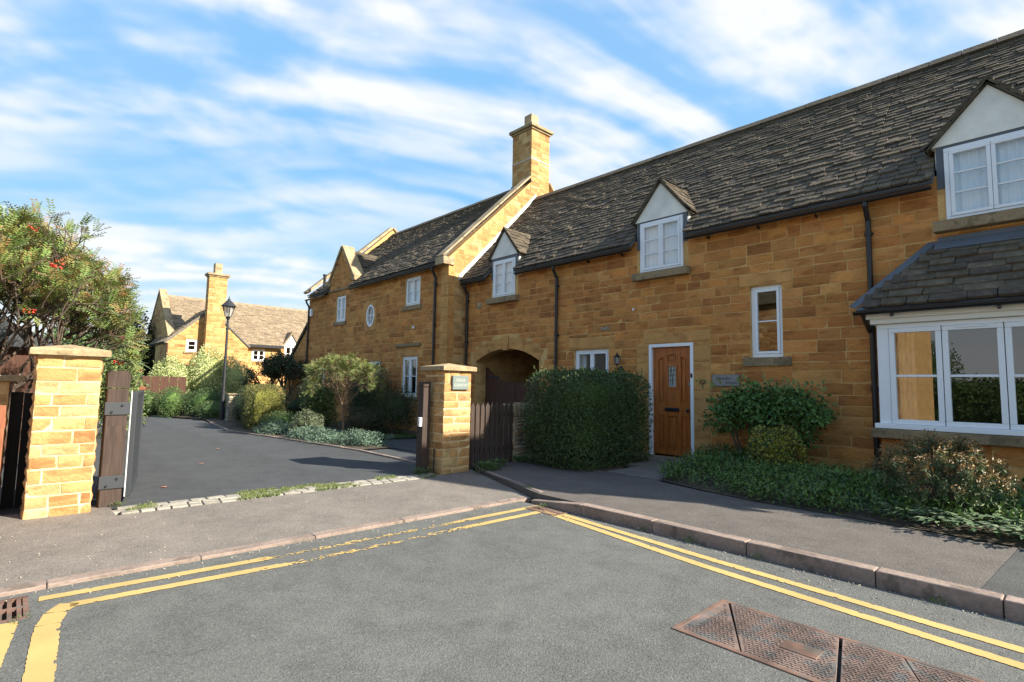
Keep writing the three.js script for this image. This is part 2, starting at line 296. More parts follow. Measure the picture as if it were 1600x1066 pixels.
function tiles(list, parent, { E, A, S, len, slope, g0 = 0.17, g1 = 0.10, w = [0.19, 0.36], t = 0.026, cut, keep, tones = ROOF, seed = 1 }) {
  const R = RNG(seed), a = V(...A).normalize(), s = V(...S).normalize(), n = V().crossVectors(a, s), e = V(...E), nd = e.clone();
  let at = 0, row = 0;
  while (at < slope - 0.02) {
    const g = lerp(g0, g1, at / slope), L = Math.min(g * 2.0, slope - at + 0.04), y = e.y + s.y * (at + g * 0.5);
    let spans = [[0, len]];
    for (const [c0, c1] of (cut ? cut(y, at) : [])) spans = spans.flatMap(([p, q]) => c1 <= p || c0 >= q ? [[p, q]] : [[p, c0], [c1, q]].filter(([x, z]) => z - x > 0.03));
    for (const [p, q] of spans) {
      let x = p - (row % 2 ? R() * 0.12 : 0); x = p; let first = true;
      while (x < q - 1e-3) {
        let wd = lerp(w[0], w[1], R()); if (first && row % 2) wd *= 0.55; first = false; if (q - x - wd < w[0] * 0.5) wd = q - x;
        const c = x + wd / 2, T = t * (0.75 + R() * 0.55), pt = e.clone().addScaledVector(a, c).addScaledVector(s, at + (R() - 0.5) * 0.014).addScaledVector(n, T * 0.9 + R() * 0.006);
        x += wd; const ti = Math.floor(R() * tones.length), sh = Math.floor(R() * 5), tw = (R() - 0.5) * 0.03, k = 1.32 + R() * 0.46;
        if (keep && !keep(pt)) continue;
        const dir = s.clone().multiplyScalar(L).addScaledVector(n, -T * (1.2 + R() * 0.35)).addScaledVector(a, tw * L).normalize(), nn = V().crossVectors(a, dir).normalize(), aa = V().crossVectors(dir, nn).normalize();
        const m = new THREE.Matrix4().makeBasis(aa, dir, nn).setPosition(pt).scale(V(wd - 0.008, L, T));
        const to = pt.clone().sub(CAM), facing = -n.dot(to.clone().normalize());
        list.push({ m, sh, ti, k, tones, parent, size: facing <= 0 ? 0 : wd * g / to.lengthSq() * (0.15 + facing) });
      }
    }
    at += g; row++;
  }
}
function layTiles(list, most = 300) {
  list.sort((p, q) => q.size - p.size); const rest = new Map();
  list.forEach((o, i) => {
    if (i < most && o.size > 0) {
      const m = new THREE.Mesh(tileShapes[o.sh], roofMats(o.tones)[o.ti]); m.name = 'tile'; m.castShadow = m.receiveShadow = true;
      const b = bases.get(o.parent); o.m.decompose(m.position, m.quaternion, m.scale); m.position.sub(b); o.parent.add(m); bases.set(m, b);
    } else { if (!rest.has(o.parent)) rest.set(o.parent, []); rest.get(o.parent).push(o); }
  });
  for (const [p, os] of rest) part(p, 'small_tiles', os.map((o) => { const g = tileShapes[o.sh].clone().applyMatrix4(o.m), n = g.attributes.position.count, c = new Float32Array(n * 3), t = o.tones[o.ti]; for (let i = 0; i < n; i++) c.set([t[0] * o.k, t[1] * o.k, t[2] * o.k], i * 3); g.setAttribute('color', new THREE.BufferAttribute(c, 3)); return g; }), tileStuff, { kind: 'stuff' });
}
function deck(parent, name, { E, A, S }, pts, t = 0.05, mat = leadMat) {
  const a = V(...A).normalize(), s = V(...S).normalize(), n = V().crossVectors(a, s);
  const g = new THREE.ExtrudeGeometry(poly(pts), { depth: t, bevelEnabled: false }); g.translate(0, 0, -t - 0.004); g.applyMatrix4(new THREE.Matrix4().makeBasis(a, s, n).setPosition(...E));
  return part(parent, name, muv(plain(g)), mat);
}

// ------------------------------------------------------------------ windows (built facing +z, then placed by a frame)
function wavy(w, h, folds, depth, seed) { const g = new THREE.PlaneGeometry(w, h, Math.max(8, folds * 6), 1), p = g.attributes.position, R = RNG(seed), ph = R() * 6; for (let i = 0; i < p.count; i++) p.setZ(i, Math.sin((p.getX(i) / w) * folds * 6.283 + ph) * depth); g.computeVertexNormals(); return g; }
function makeWindow(parent, fr, u0, u1, v0, v1, { cols = 2, rows = 2, back = 0.07, bar = 0.055, sash = 0.045, curtain = 'net', sill, seed = 1, label, vents = true } = {}) {
  const T = (g) => muv(plain(g.applyMatrix4(fr))), z0 = -back - 0.05, z1 = -back + 0.012;
  const B = (a, b, c, d, e, f) => new RoundedBoxGeometry(b - a, d - c, f - e, 1, 0.006).translate((a + b) / 2, (c + d) / 2, (e + f) / 2);
  const f = part(parent, 'window', [B(u0, u1, v0, v0 + bar, z0, z1), B(u0, u1, v1 - bar, v1, z0, z1), B(u0, u0 + bar, v0 + bar, v1 - bar, z0, z1), B(u1 - bar, u1, v0 + bar, v1 - bar, z0, z1)].map(T), whiteMat, { label });
  const cw = (u1 - u0 - 2 * bar) / cols, vr = (v1 - v0 - 2 * bar - 2 * sash) / rows;
  for (let c = 0; c < cols; c++) {
    const a = u0 + bar + c * cw + 0.002, b = a + cw - 0.004, lo = v0 + bar + 0.002, hi = v1 - bar - 0.002, s0 = -back - 0.035, s1 = -back + 0.024;
    const gs = [B(a, b, lo, lo + sash, s0, s1), B(a, b, hi - sash, hi, s0, s1), B(a, a + sash, lo + sash, hi - sash, s0, s1), B(b - sash, b, lo + sash, hi - sash, s0, s1)];
    for (let r = 1; r < rows; r++) gs.push(B(a + sash, b - sash, lo + sash + r * vr - 0.011, lo + sash + r * vr + 0.011, s0 + 0.012, s1 - 0.01));
    part(f, 'sash', gs.map(T), whiteMat);
    for (let r = 0; r < rows; r++) part(f, 'pane', T(new THREE.PlaneGeometry(b - a - 2 * sash, vr - 0.02).translate((a + b) / 2, lo + sash + (r + 0.5) * vr, -back - 0.006)), glassMat);
    if (curtain === 'net') part(f, 'curtain', T(wavy(b - a - 0.01, hi - lo, 5, 0.012, seed + c).translate((a + b) / 2, (lo + hi) / 2, -back - 0.075)), curtainMat);
  }
  if (curtain === 'side') part(f, 'curtain', T(wavy((u1 - u0) * 0.2, v1 - v0, 3, 0.02, seed).translate(u0 + (u1 - u0) * 0.12, (v0 + v1) / 2, -back - 0.14)), curtainMat);
  if (sill) part(f, 'sill', T(new RoundedBoxGeometry(u1 - u0 + 2 * sill[0], sill[1], 0.20, 1, 0.012).translate((u0 + u1) / 2, v0 - sill[1] / 2 - 0.003, -0.05)), sillMat);
  return f;
}

// ------------------------------------------------------------------ ground, road, pavements
const flat = (pts, y, fn) => { const g = new THREE.ShapeGeometry(poly(pts.map(([x, z]) => [x, -z]))); g.rotateX(-Math.PI / 2); const p = g.attributes.position; for (let i = 0; i < p.count; i++) p.setY(i, fn ? fn(p.getX(i), p.getZ(i)) : y); g.computeVertexNormals(); return muv(plain(g)); };
structure('ground', flat([[-300, -300], [300, -300], [300, 300], [-300, 300]], -0.45), grassMat);
structure('verge', flat([[-90, -60], [-4.7, -60], [-4.7, 60], [-90, 60]], -0.05), grassMat);
structure('back_garden', flat([[-4.7, -60], [60, -60], [60, -4.75], [-4.7, -4.75]], -0.048), grassMat);
structure('road_verge', flat([[-4.7, 9], [60, 9], [60, 60], [-4.7, 60]], -0.046), grassMat);
const flatHoled = (pts, holes, y) => { const g = new THREE.ShapeGeometry(poly(pts.map(([x, z]) => [x, -z]), holes.map(([a, b, c, d]) => [[a, -c], [a, -d], [b, -d], [b, -c]]))); g.rotateX(-Math.PI / 2); g.translate(0, y, 0); return muv(plain(g)); };
const road = structure('road', flatHoled([[-4.80, -4.66], [40, -4.66], [40, 9], [-4.80, 9]], [[-1.735, -0.40, -3.58, -2.93], [-4.49, -4.03, -4.655, -4.43], [-4.71, -4.31, -0.16, 0.29]], 0), roadMat);
const driveway = structure('driveway', flat([[-7.02, -0.75], [-7.02, -4.95], [-7.95, -5.18], [-10.1, -5.2], [-13.0, -4.85], [-16.0, -4.4], [-21.0, -4.9], [-24.5, -3.4], [-23.5, 4], [-7.4, 2.2]], 0.05), driveMat);
structure('side_path', flat([[-7.02, -4.95], [-7.95, -5.18], [-10.1, -5.2], [-10.1, -5.95], [-7.02, -6.3]], 0.046), driveMat);
const apron = structure('pavement_crossover', flat([[-4.86, -4.86], [-4.86, 9], [-6.86, 9], [-7.3, 0.4], [-7.3, -0.85], [-6.66, -0.85], [-6.62, -4.55], [-7.05, -5.6], [-6.6, -5.45]], 0.03, (x) => 0.022 + clamp((-4.86 - x) / 2, 0, 1) * 0.03), apronMat);
const pave = structure('pavement', flat([[-4.62, -4.80], [14, -4.80], [14, -6.42], [-0.5, -6.40], [-1.4, -6.45], [-2.8, -6.5], [-3.5, -6.62], [-4.2, -6.8], [-5.1, -6.92], [-6.95, -7.2], [-6.95, -5.75], [-6.55, -5.42]], 0.10), paveMat);
part(pave, 'pavement_side', muv(plain(new THREE.ExtrudeGeometry(poly([[-4.62, 4.805], [-3.5, 4.805], [-3.5, 5.3], [-6.5, 5.42]]), { depth: 0.14, bevelEnabled: false }).rotateX(-Math.PI / 2).translate(0, -0.042, 0))), paveMat);
part(pave, 'tarmac_patch', flat([[-0.55, -4.83], [14, -4.83], [14, -6.42], [-0.46, -6.42]], 0.104), patchMat, { label: 'darker tarmac patch at the end of the pavement' });
const bed = structure('garden_bed', flat([[14, -6.42], [14, -9.3], [-4.62, -9.3], [-4.45, -8.0], [-4.2, -6.8], [-3.5, -6.62], [-2.8, -6.5], [-1.4, -6.45], [-0.5, -6.40]], 0.11, (x, z) => 0.108 + clamp((-6.5 - z) / 2.6, 0, 1) * 0.09), soilMat);
structure('hedge_bed', flat([[-5.1, -6.92], [-5.86, -9.3], [-8.4, -9.3], [-8.4, -7.2], [-6.95, -7.2]], 0.106), soilMat);
structure('forecourt', flat([[-6.95, -6.2], [-6.95, -7.2], [-8.4, -7.2], [-8.4, -9.3], [-11.8, -9.3], [-11.8, -6.0]], 0.04), driveMat);
structure('front_garden', flat([[-10.1, -5.3], [-10.1, -6.0], [-11.8, -6.2], [-11.8, -8.7], [-21.3, -8.7], [-24.5, -8.7], [-24.5, -4.2], [-21.0, -4.95], [-16.0, -4.45], [-13.0, -4.9]], 0.07), soilMat);
{ // flagstones up to the door
  const p = structure('door_path', null, null, [-5.3, 0.1, -8]); const R = RNG(41);
  const step = [[-5.16, -4.22, -7.72, -6.86], [-5.42, -4.44, -8.50, -7.74], [-5.72, -4.62, -9.12, -8.52]];
  step.forEach(([a, b, c, d], i) => { part(p, 'paving_slab', rbox(a, b, 0.05, 0.118 + i * 0.006, c + 0.01, d - 0.01, 0.008, R() * 5), apronMat); });
}
{ // kerb stones, dropped at the mouth of the drive
  const k = structure('kerb', null, null, [0, 0, -4.7]); const R = RNG(42);
  let x = -4.66; const ends = [-4.66, -3.88, -2.98, -2.06, -1.12, -0.43]; for (let q = 0.48; q < 14; q += 0.915) ends.push(q);
  for (let i = 0; i + 1 < ends.length; i++) {
    const g = rbox(ends[i] + 0.0018, ends[i + 1] - 0.0018, -0.1, 0.112 + (R() - 0.5) * 0.005, -4.825, -4.69 + (R() - 0.5) * 0.006, 0.014, R() * 7);
    if (i === 0) { const p = g.attributes.position; for (let j = 0; j < p.count; j++) if (p.getY(j) > 0) p.setY(j, p.getY(j) * lerp(0.32, 1, clamp((p.getX(j) + 4.66) / 0.78, 0, 1))); g.computeVertexNormals(); }
    part(k, 'kerb_stone', g, kerbMat);
  }
  const d = structure('dropped_kerb', null, null, [-4.86, 0, -2]); let z = -4.84;
  while (z < 8) { const L = 0.915; part(d, 'kerb_stone', rbox(-4.925, -4.80, -0.1, 0.027 + (R() - 0.5) * 0.003, z + 0.002, z + L - 0.002, 0.008, R() * 7), kerbMat); z += L; }
  const e = structure('pavement_edging', null, null, [-5.6, 0, -5.1]); const A = V(-4.68, 0, -4.90), B = V(-6.62, 0, -5.50), n = 7;
  for (let i = 0; i < n; i++) { const a = A.clone().lerp(B, (i + 0.01) / n), b = A.clone().lerp(B, (i + 0.98) / n), L = a.distanceTo(b); const g = rbox(-L / 2, L / 2, -0.1, 0.108 + (R() - 0.5) * 0.006, -0.03, 0.03, 0.008, R() * 7); g.rotateY(Math.atan2(-(b.z - a.z), b.x - a.x)); g.translate((a.x + b.x) / 2, 0, (a.z + b.z) / 2); part(e, 'edging_stone', g, kerbMat); }
}
{ // pale edging between the drive and the front garden
  const e = structure('drive_edging', null, null, [-11, 0.05, -5]), pts = [[-7.3, -5.02], [-7.95, -5.2], [-10.1, -5.22], [-13.0, -4.87], [-16.0, -4.42], [-19.4, -4.78]], R = RNG(44);
  for (let i = 0; i + 1 < pts.length; i++) { const A = V(pts[i][0], 0, pts[i][1]), B = V(pts[i + 1][0], 0, pts[i + 1][1]), n = Math.max(1, Math.round(A.distanceTo(B) / 0.6)); for (let k = 0; k < n; k++) { const a = A.clone().lerp(B, k / n), b = A.clone().lerp(B, (k + 0.985) / n), L = a.distanceTo(b), g = rbox(-L / 2, L / 2, 0.0, 0.075 + R() * 0.008, -0.035, 0.035, 0.008, R() * 7); g.rotateY(Math.atan2(-(b.z - a.z), b.x - a.x)); g.translate((a.x + b.x) / 2, 0, (a.z + b.z) / 2); part(e, 'edging_stone', g, kerbMat); } }
}
{ // granite setts across the gateway
  const s = structure('sett_strip', null, null, [-6.85, 0.04, -2.6]); const R = RNG(43);
  for (let row = 0; row < 3; row++) { let z = -0.80 - R() * 0.1; while (z > -4.62) { const L = 0.13 + R() * 0.13, t = (-0.8 - z) / 3.8, x = lerp(-6.72, -6.64, t) - row * 0.118; part(s, 'sett', rbox(x - 0.108, x, 0.0, 0.052 + R() * 0.008, z - L + 0.012, z, 0.012, R() * 9), settMat); z -= L; } }
}
// worn painted lines: the paint is a sheet of small flakes, missing where it has worn off
function paintLine(pts, width, wear, seed, cell = 0.0125) {
  const pos = [], R = RNG(seed); let run = 0;
  for (let i = 0; i + 1 < pts.length; i++) {
    const a = V(pts[i][0], 0, pts[i][1]), b = V(pts[i + 1][0], 0, pts[i + 1][1]), L = a.distanceTo(b), d = b.clone().sub(a).normalize(), n = V(-d.z, 0, d.x), nl = Math.ceil(L / (cell * 1.6)), nw = Math.max(4, Math.round(width / cell));
    for (let p = 0; p < nl; p++) for (let q = 0; q < nw; q++) {
      const s0 = (p / nl) * L, s1 = ((p + 1) / nl) * L, sm = run + (s0 + s1) / 2, t = q / nw, edge = (q === 0 || q === nw - 1) ? 0.11 : 0;
      const wv = wear(sm); if (fbm(sm * 16, q * 0.55 + seed, seed, 3) * 0.7 + 0.3 * R() < wv + edge * (0.5 + wv)) continue;
      const P = (m, k) => { const e = k === 0 || k === nw, js = (hash2(m + i * 7919, k, seed) - 0.5) * 0.8 * L / nl, jw = (hash2(m + i * 7919, k, seed + 1) - 0.5) * (e ? 0.6 : 0.8) * width / nw, ss = m === 0 || m === nl ? m / nl * L : m / nl * L + js, w = (k / nw - 0.5) * width + jw; return [a.x + d.x * ss + n.x * w, 0.004, a.z + d.z * ss + n.z * w]; };
      const A = P(p, q), B = P(p + 1, q), Cc = P(p + 1, q + 1), D = P(p, q + 1);
      pos.push(...A, ...D, ...Cc, ...A, ...Cc, ...B);
    }
    run += L;
  }
  const g = new THREE.BufferGeometry(); g.setAttribute('position', new THREE.Float32BufferAttribute(pos, 3)); g.computeVertexNormals(); const nn = g.attributes.normal; for (let i = 0; i < nn.count; i++) nn.setXYZ(i, 0, 1, 0); return muv(g);
}
const little = () => 0.16;
part(road, 'yellow_line', paintLine([[-4.02, -4.545], [-2.2, -4.335], [-0.3, -4.17], [3, -3.98], [9, -3.9]], 0.088, little, 51), yellowMat, { label: 'yellow painted line along the raised kerb' });
part(road, 'yellow_line', paintLine([[-4.27, -4.49], [-2.15, -4.13], [-0.28, -3.93], [3, -3.74], [9, -3.66]], 0.088, little, 52), yellowMat, { label: 'yellow painted line along the raised kerb' });
const worn = (a, b) => (s) => 0.15 + 0.42 * sstep(a, a + 0.5, s) * (1 - sstep(b - 0.5, b, s));
part(road, 'yellow_line', paintLine([[-4.48, -4.68], [-4.50, -1.8], [-4.60, -0.22]], 0.088, worn(0.95, 3.35), 53), yellowMat, { label: 'yellow painted line, worn off in the middle' });
part(road, 'yellow_line', paintLine([[-4.26, -4.50], [-4.27, -1.8], [-4.37, -0.36]], 0.088, worn(0.85, 3.15), 54), yellowMat, { label: 'yellow painted line, worn off in the middle' });
part(road, 'yellow_line', paintLine([[-4.40, -0.36], [-4.28, -0.29], [-4.1, -0.245], [-3.37, -0.185], [-2.5, -0.11], [-1, 0.0]], 0.115, () => 0.19, 55), yellowMat, { label: 'broad yellow line bending away from the apron kerb' });
part(road, 'yellow_line', paintLine([[-4.27, -0.065], [-3.6, 0.01], [-2.6, 0.10], [-1, 0.2]], 0.12, () => 0.18, 56), yellowMat, { label: 'broad yellow line beside the drain grate' });
{ // long cast iron inspection cover of triangular plates
  const x0 = -1.735, x1 = -0.40, z0 = -3.58, z1 = -2.93, t = thing('inspection_cover', 'long rusty iron inspection cover set in the tarmac road', 'manhole cover', [(x0 + x1) / 2, 0, (z0 + z1) / 2]);
  const fr = new THREE.Matrix4().makeRotationX(-Math.PI / 2); // shape (x, -z) laid flat
  const lay = (pts, y, h, holes = []) => { const g = new THREE.ExtrudeGeometry(poly(pts, holes), { depth: h, bevelEnabled: true, bevelSize: 0.002, bevelThickness: 0.002, bevelSegments: 1 }); g.applyMatrix4(fr); g.translate(0, y, 0); return muv(plain(g)); };
  const a = x0, b = x1, c = -z1, d = -z0, fw = 0.028;
  part(t, 'frame', lay(rect(a + 0.002, b - 0.002, c + 0.002, d - 0.002), -0.04, 0.045, [rect(a + fw, b - fw, c + fw, d - fw).reverse()]), rustBar);
  const ia = a + fw + 0.004, ib = b - fw - 0.004, ic = c + fw + 0.004, id = d - fw - 0.004, mid = (ia + ib) / 2, q = 0.012;
  const plates = [[[ia, ic], [ia + 0.36, ic], [ia + 0.02, id], [ia, id]], [[ia + 0.36 + q, ic], [mid + 0.18, ic], [mid + 0.03, id], [ia + 0.03 + q, id]], [[mid + 0.19 + q, ic], [ib - 0.03, ic], [ib - 0.3, id], [mid + 0.04 + q, id]], [[ib - 0.02, ic], [ib, ic], [ib, id], [ib - 0.29, id]]];
  const inside = (p, x, y) => { let r = false; for (let i = 0, j = p.length - 1; i < p.length; j = i++) if ((p[i][1] > y) !== (p[j][1] > y) && x < (p[j][0] - p[i][0]) * (y - p[i][1]) / (p[j][1] - p[i][1]) + p[i][0]) r = !r; return r; };
  const pads = [[ia + 0.02, ia + 0.05, ic + 0.1, id - 0.08], [mid - 0.16, mid + 0.04, ic + 0.20, ic + 0.34]];
  for (const p of plates) {
    const pm = part(t, 'plate', lay(p, -0.030, 0.0335), rustMat), studs = [];
    for (let i = 0; i < 60; i++) for (let j = 0; j < 30; j++) {
      const x = ia + i * 0.0235 + (j % 2) * 0.0117, y = ic + j * 0.0225; if (!inside(p, x - 0.012, y) || !inside(p, x + 0.012, y) || !inside(p, x, y - 0.01) || !inside(p, x, y + 0.01)) continue;
      if (pads.some((k) => x > k[0] && x < k[1] && y > k[2] && y < k[3])) continue;
      const s = new THREE.BoxGeometry(0.016, 0.006, 0.008); s.rotateY((i + j) % 2 ? 0.5 : -0.5); s.translate(x, 0.006, -y); studs.push(s);
    }
    if (studs.length) part(pm, 'raised_tread', studs.map((s) => muv(plain(s))), rustMat, { kind: 'stuff' });
  }
  part(t, 'badge', lay(rect(mid - 0.15, mid + 0.03, ic + 0.21, ic + 0.33), 0.004, 0.004), rustBar);
  part(t, 'seat', box(a + 0.004, b - 0.004, -0.07, -0.045, -d + 0.004, -c - 0.004), rustMat);
}
function grate(name, label, x0, x1, z0, z1, along) {
  const t = thing(name, label, 'drain grate', [(x0 + x1) / 2, 0, (z0 + z1) / 2]);
  part(t, 'frame', [box(x0, x1, -0.05, 0.006, z0, z0 + 0.025), box(x0, x1, -0.05, 0.006, z1 - 0.025, z1), box(x0, x0 + 0.025, -0.05, 0.006, z0 + 0.025, z1 - 0.025), box(x1 - 0.025, x1, -0.05, 0.006, z0 + 0.025, z1 - 0.025)], rustBar);
  part(t, 'pit', [box(x0, x1, -0.40, -0.38, z0, z1), box(x0, x0 + 0.02, -0.38, -0.051, z0, z1), box(x1 - 0.02, x1, -0.38, -0.051, z0, z1), box(x0 + 0.02, x1 - 0.02, -0.38, -0.051, z0, z0 + 0.02), box(x0 + 0.02, x1 - 0.02, -0.38, -0.051, z1 - 0.02, z1)], kerbMat);
  const L = along ? z1 - z0 : x1 - x0, n = Math.round(L / 0.042);
  for (let i = 1; i < n; i++) { const c = (along ? z0 : x0) + (i / n) * L; part(t, 'bar', along ? box(x0 + 0.02, x1 - 0.02, -0.02, 0.005, c - 0.011, c + 0.011) : box(c - 0.011, c + 0.011, -0.02, 0.005, z0 + 0.02, z1 - 0.02), rustBar); }
  part(t, 'cross_bar', along ? box((x0 + x1) / 2 - 0.014, (x0 + x1) / 2 + 0.014, -0.01, 0.0065, z0 + 0.02, z1 - 0.02) : box(x0 + 0.02, x1 - 0.02, -0.01, 0.0065, (z0 + z1) / 2 - 0.014, (z0 + z1) / 2 + 0.014), rustBar);
}
grate('drain_grate', 'small rusty slotted drain grate in the gutter where the two kerbs meet', -4.50, -4.02, -4.68, -4.42, false);
grate('drain_grate', 'rusty drain grate beside the dropped kerb at the broad yellow lines', -4.72, -4.30, -0.17, 0.30, true);

// ------------------------------------------------------------------ the terrace along the street
const F = -9.2, EAVE = [0, 4.30, -8.97], PITCH = 46 * Math.PI / 180, SL = [0, Math.sin(PITCH), -Math.cos(PITCH)], RIDGE = { y: 7.39, z: -11.955 }, SLOPE = 4.30;
const roofZ = (y) => EAVE[2] - (y - EAVE[1]) / Math.tan(PITCH);
function gutter(parent, x0, x1, y, z, r = 0.048) {
  const pts = [], n = 8; for (let i = 0; i <= n; i++) { const a = Math.PI + (i / n) * Math.PI; pts.push([Math.cos(a) * r, Math.sin(a) * r]); } for (let i = n; i >= 0; i--) { const a = Math.PI + (i / n) * Math.PI; pts.push([Math.cos(a) * (r - 0.008), Math.sin(a) * (r - 0.008)]); }
  const g = new THREE.ExtrudeGeometry(poly(pts), { depth: x1 - x0, bevelEnabled: false }); g.rotateY(Math.PI / 2); g.translate(x0, y + r, z);
  part(parent, 'gutter', muv(plain(g)), blackMat);
}
function downpipe(parent, x, yTop, yBot, zWall, zGut) {
  const z = zWall + 0.055, r = 0.036, gs = [rod([x, yTop + 0.02, zGut], [x, yTop - 0.06, zGut], r, r, 10), rod([x, yTop - 0.05, zGut], [x, yTop - 0.24, z], r, r, 10), rod([x, yTop - 0.23, z], [x, yBot, z], r, r, 10)];
  for (let y = yTop - 0.4; y > yBot + 0.1; y -= 1.15) gs.push(rod([x, y, z], [x, y - 0.07, z], r + 0.009, r + 0.009, 10), plain(box(x - 0.06, x + 0.06, y - 0.05, y - 0.02, zWall + 0.005, zWall + 0.03)));
  part(parent, 'downpipe', gs.map((g) => muv(g)), blackMat);
}
function ridgeRow(parent, x0, x1, y, z, seed) { const R = RNG(seed); let x = x0; while (x < x1 - 0.05) { const L = Math.min(0.46, x1 - x), g = slab(frame([x + 0.004, y - 0.10 + R() * 0.008, z], [0, 0, 1], [-1, 0, 0]), [[-0.17, -0.05], [0, 0.115], [0.17, -0.05], [0.14, -0.08], [0, 0.07], [-0.14, -0.08]].reverse(), [], L - 0.01); part(parent, 'ridge_tile', g, roofMats(ROOF)[Math.floor(R() * 4)]); x += L; } }
// gabled half dormer in the plane of the wall
function dormer(house, tl, cx, label, seed, { win, ap = 5.50, ey = 4.80, hw = 0.615, cols = 2, rows = 3 }) {
  const [a, b, v0, v1] = win, zf = F + 0.002;
  const d = part(house, 'dormer', [box(a - 0.085, a, 4.22, ey, F - 0.12, zf + 0.012), box(b, b + 0.085, 4.22, ey, F - 0.12, zf + 0.012), box(a, b, v1, ey, F - 0.12, zf + 0.012)], leadMat, { label });
  part(d, 'gable', slab(FRONT(cx, zf + 0.026), [[-hw + 0.02, ey - 0.015], [hw - 0.02, ey - 0.015], [0, ap]], [], 0.12), renderMat, { label: 'cream rendered gable of the dormer' });
  for (const s of [-1, 1]) {
    const x = s > 0 ? b + 0.087 : a - 0.087, zb = roofZ(ey) - 0.05, za = F - 0.02;
    const y0 = EAVE[1] + (EAVE[2] - za) * Math.tan(PITCH);
    part(d, 'cheek', slab(s > 0 ? EAST(x + 0.012, 0) : WEST(x - 0.012, 0), s > 0 ? [[-za, y0 - 0.05], [-zb, ey - 0.02], [-zb, ey + 0.02], [-za, ey + 0.02]] : [[zb, ey + 0.02], [zb, ey - 0.02], [za, y0 - 0.05], [za, ey + 0.02]], [], 0.03), renderMat);
  }
  const over = 0.075, th = Math.atan2(ap + 0.05 - ey, hw), sl = hw / Math.cos(th) + 0.06, S = [-Math.cos(th), Math.sin(th), 0], zBack = roofZ(ap + 0.06) - 0.1, len = zf + over - zBack;
  const eyo = ey - 0.06 * Math.sin(th) + 0.005, hwo = hw + 0.06 * Math.cos(th);
  const keep = (p) => p.z > roofZ(p.y) - 0.10;
  const right = { E: [cx + hwo, eyo, zf + over], A: [0, 0, -1], S, len, slope: sl }, left = { E: [cx - hwo, eyo, zBack], A: [0, 0, 1], S: [Math.cos(th), Math.sin(th), 0], len, slope: sl };
  const zE = roofZ(eyo), back = (zf + over) - zE;
  deck(d, 'roof_boards', right, [[0, 0], [back, 0], [len, sl], [0, sl]], 0.022, roofMats(ROOF)[3]); deck(d, 'roof_boards', left, [[len - back, 0], [len, 0], [len, sl], [0, sl]], 0.022, roofMats(ROOF)[3]);
  tiles(tl, d, { ...right, g0: 0.15, g1: 0.12, keep, seed: seed + 1 }); tiles(tl, d, { ...left, g0: 0.15, g1: 0.12, keep, seed: seed + 2 });
  part(d, 'ridge_cap', slab(frame([cx, ap + 0.055, zf + over], [1, 0, 0], [0, 0, 1]), [[-0.10, -0.10], [0, 0.0], [0.10, -0.10], [0.085, -0.125], [0, -0.04], [-0.085, -0.125]].reverse(), [], len - 0.12), roofMats(ROOF)[2]);
  makeWindow(house, FRONT(0, F + 0.10), a, b, v0, v1, { cols, rows, back: 0.075, sill: [0.14, 0.15], seed, label: `white casement window in the ${label}` });
}
function houseShell(h, x0, x1, shape, holes, z = F, depth = 6.0, eave = 4.36, name = 'front_wall') {
  const w = part(h, name, slab(FRONT(0, z), shape, holes, 0.3), mortarMat);
  part(h, 'back_wall', box(x0, x1, 0, eave, z - depth, z - depth + 0.25), mortarMat);
  return w;
}
function roofPair(h, tl, x0, x1, cuts, seed) {
  const a = { E: [x0, EAVE[1], EAVE[2]], A: [1, 0, 0], S: SL }, len = x1 - x0;
  const pts = [[0, 0]]; const sc = (4.86 - EAVE[1]) / Math.sin(PITCH);
  for (const [c0, c1] of cuts) pts.push([c0 - x0, 0], [c0 - x0, sc], [c1 - x0, sc], [c1 - x0, 0]);
  pts.push([len, 0], [len, SLOPE], [0, SLOPE]);
  const r = deck(h, 'roof', a, pts, 0.05, leadMat);
  tiles(tl, r, { ...a, len, slope: SLOPE, g0: 0.148, g1: 0.088, w: [0.16, 0.31], seed, cut: (y) => y < 4.84 ? cuts.map(([p, q]) => [p - x0, q - x0]) : [] });
  const bk = { E: [x1, EAVE[1], 2 * RIDGE.z - EAVE[2]], A: [-1, 0, 0], S: [0, SL[1], -SL[2]] };
  deck(h, 'back_roof', bk, rect(0, len, 0, SLOPE), 0.06, roofMats(ROOF)[0]);
  ridgeRow(r, x0, x1, RIDGE.y + 0.10, RIDGE.z, seed + 9);
  return r;
}
const DORM = [[-10.78, -9.66], [-6.19, -5.01], [-1.30, -0.10]];

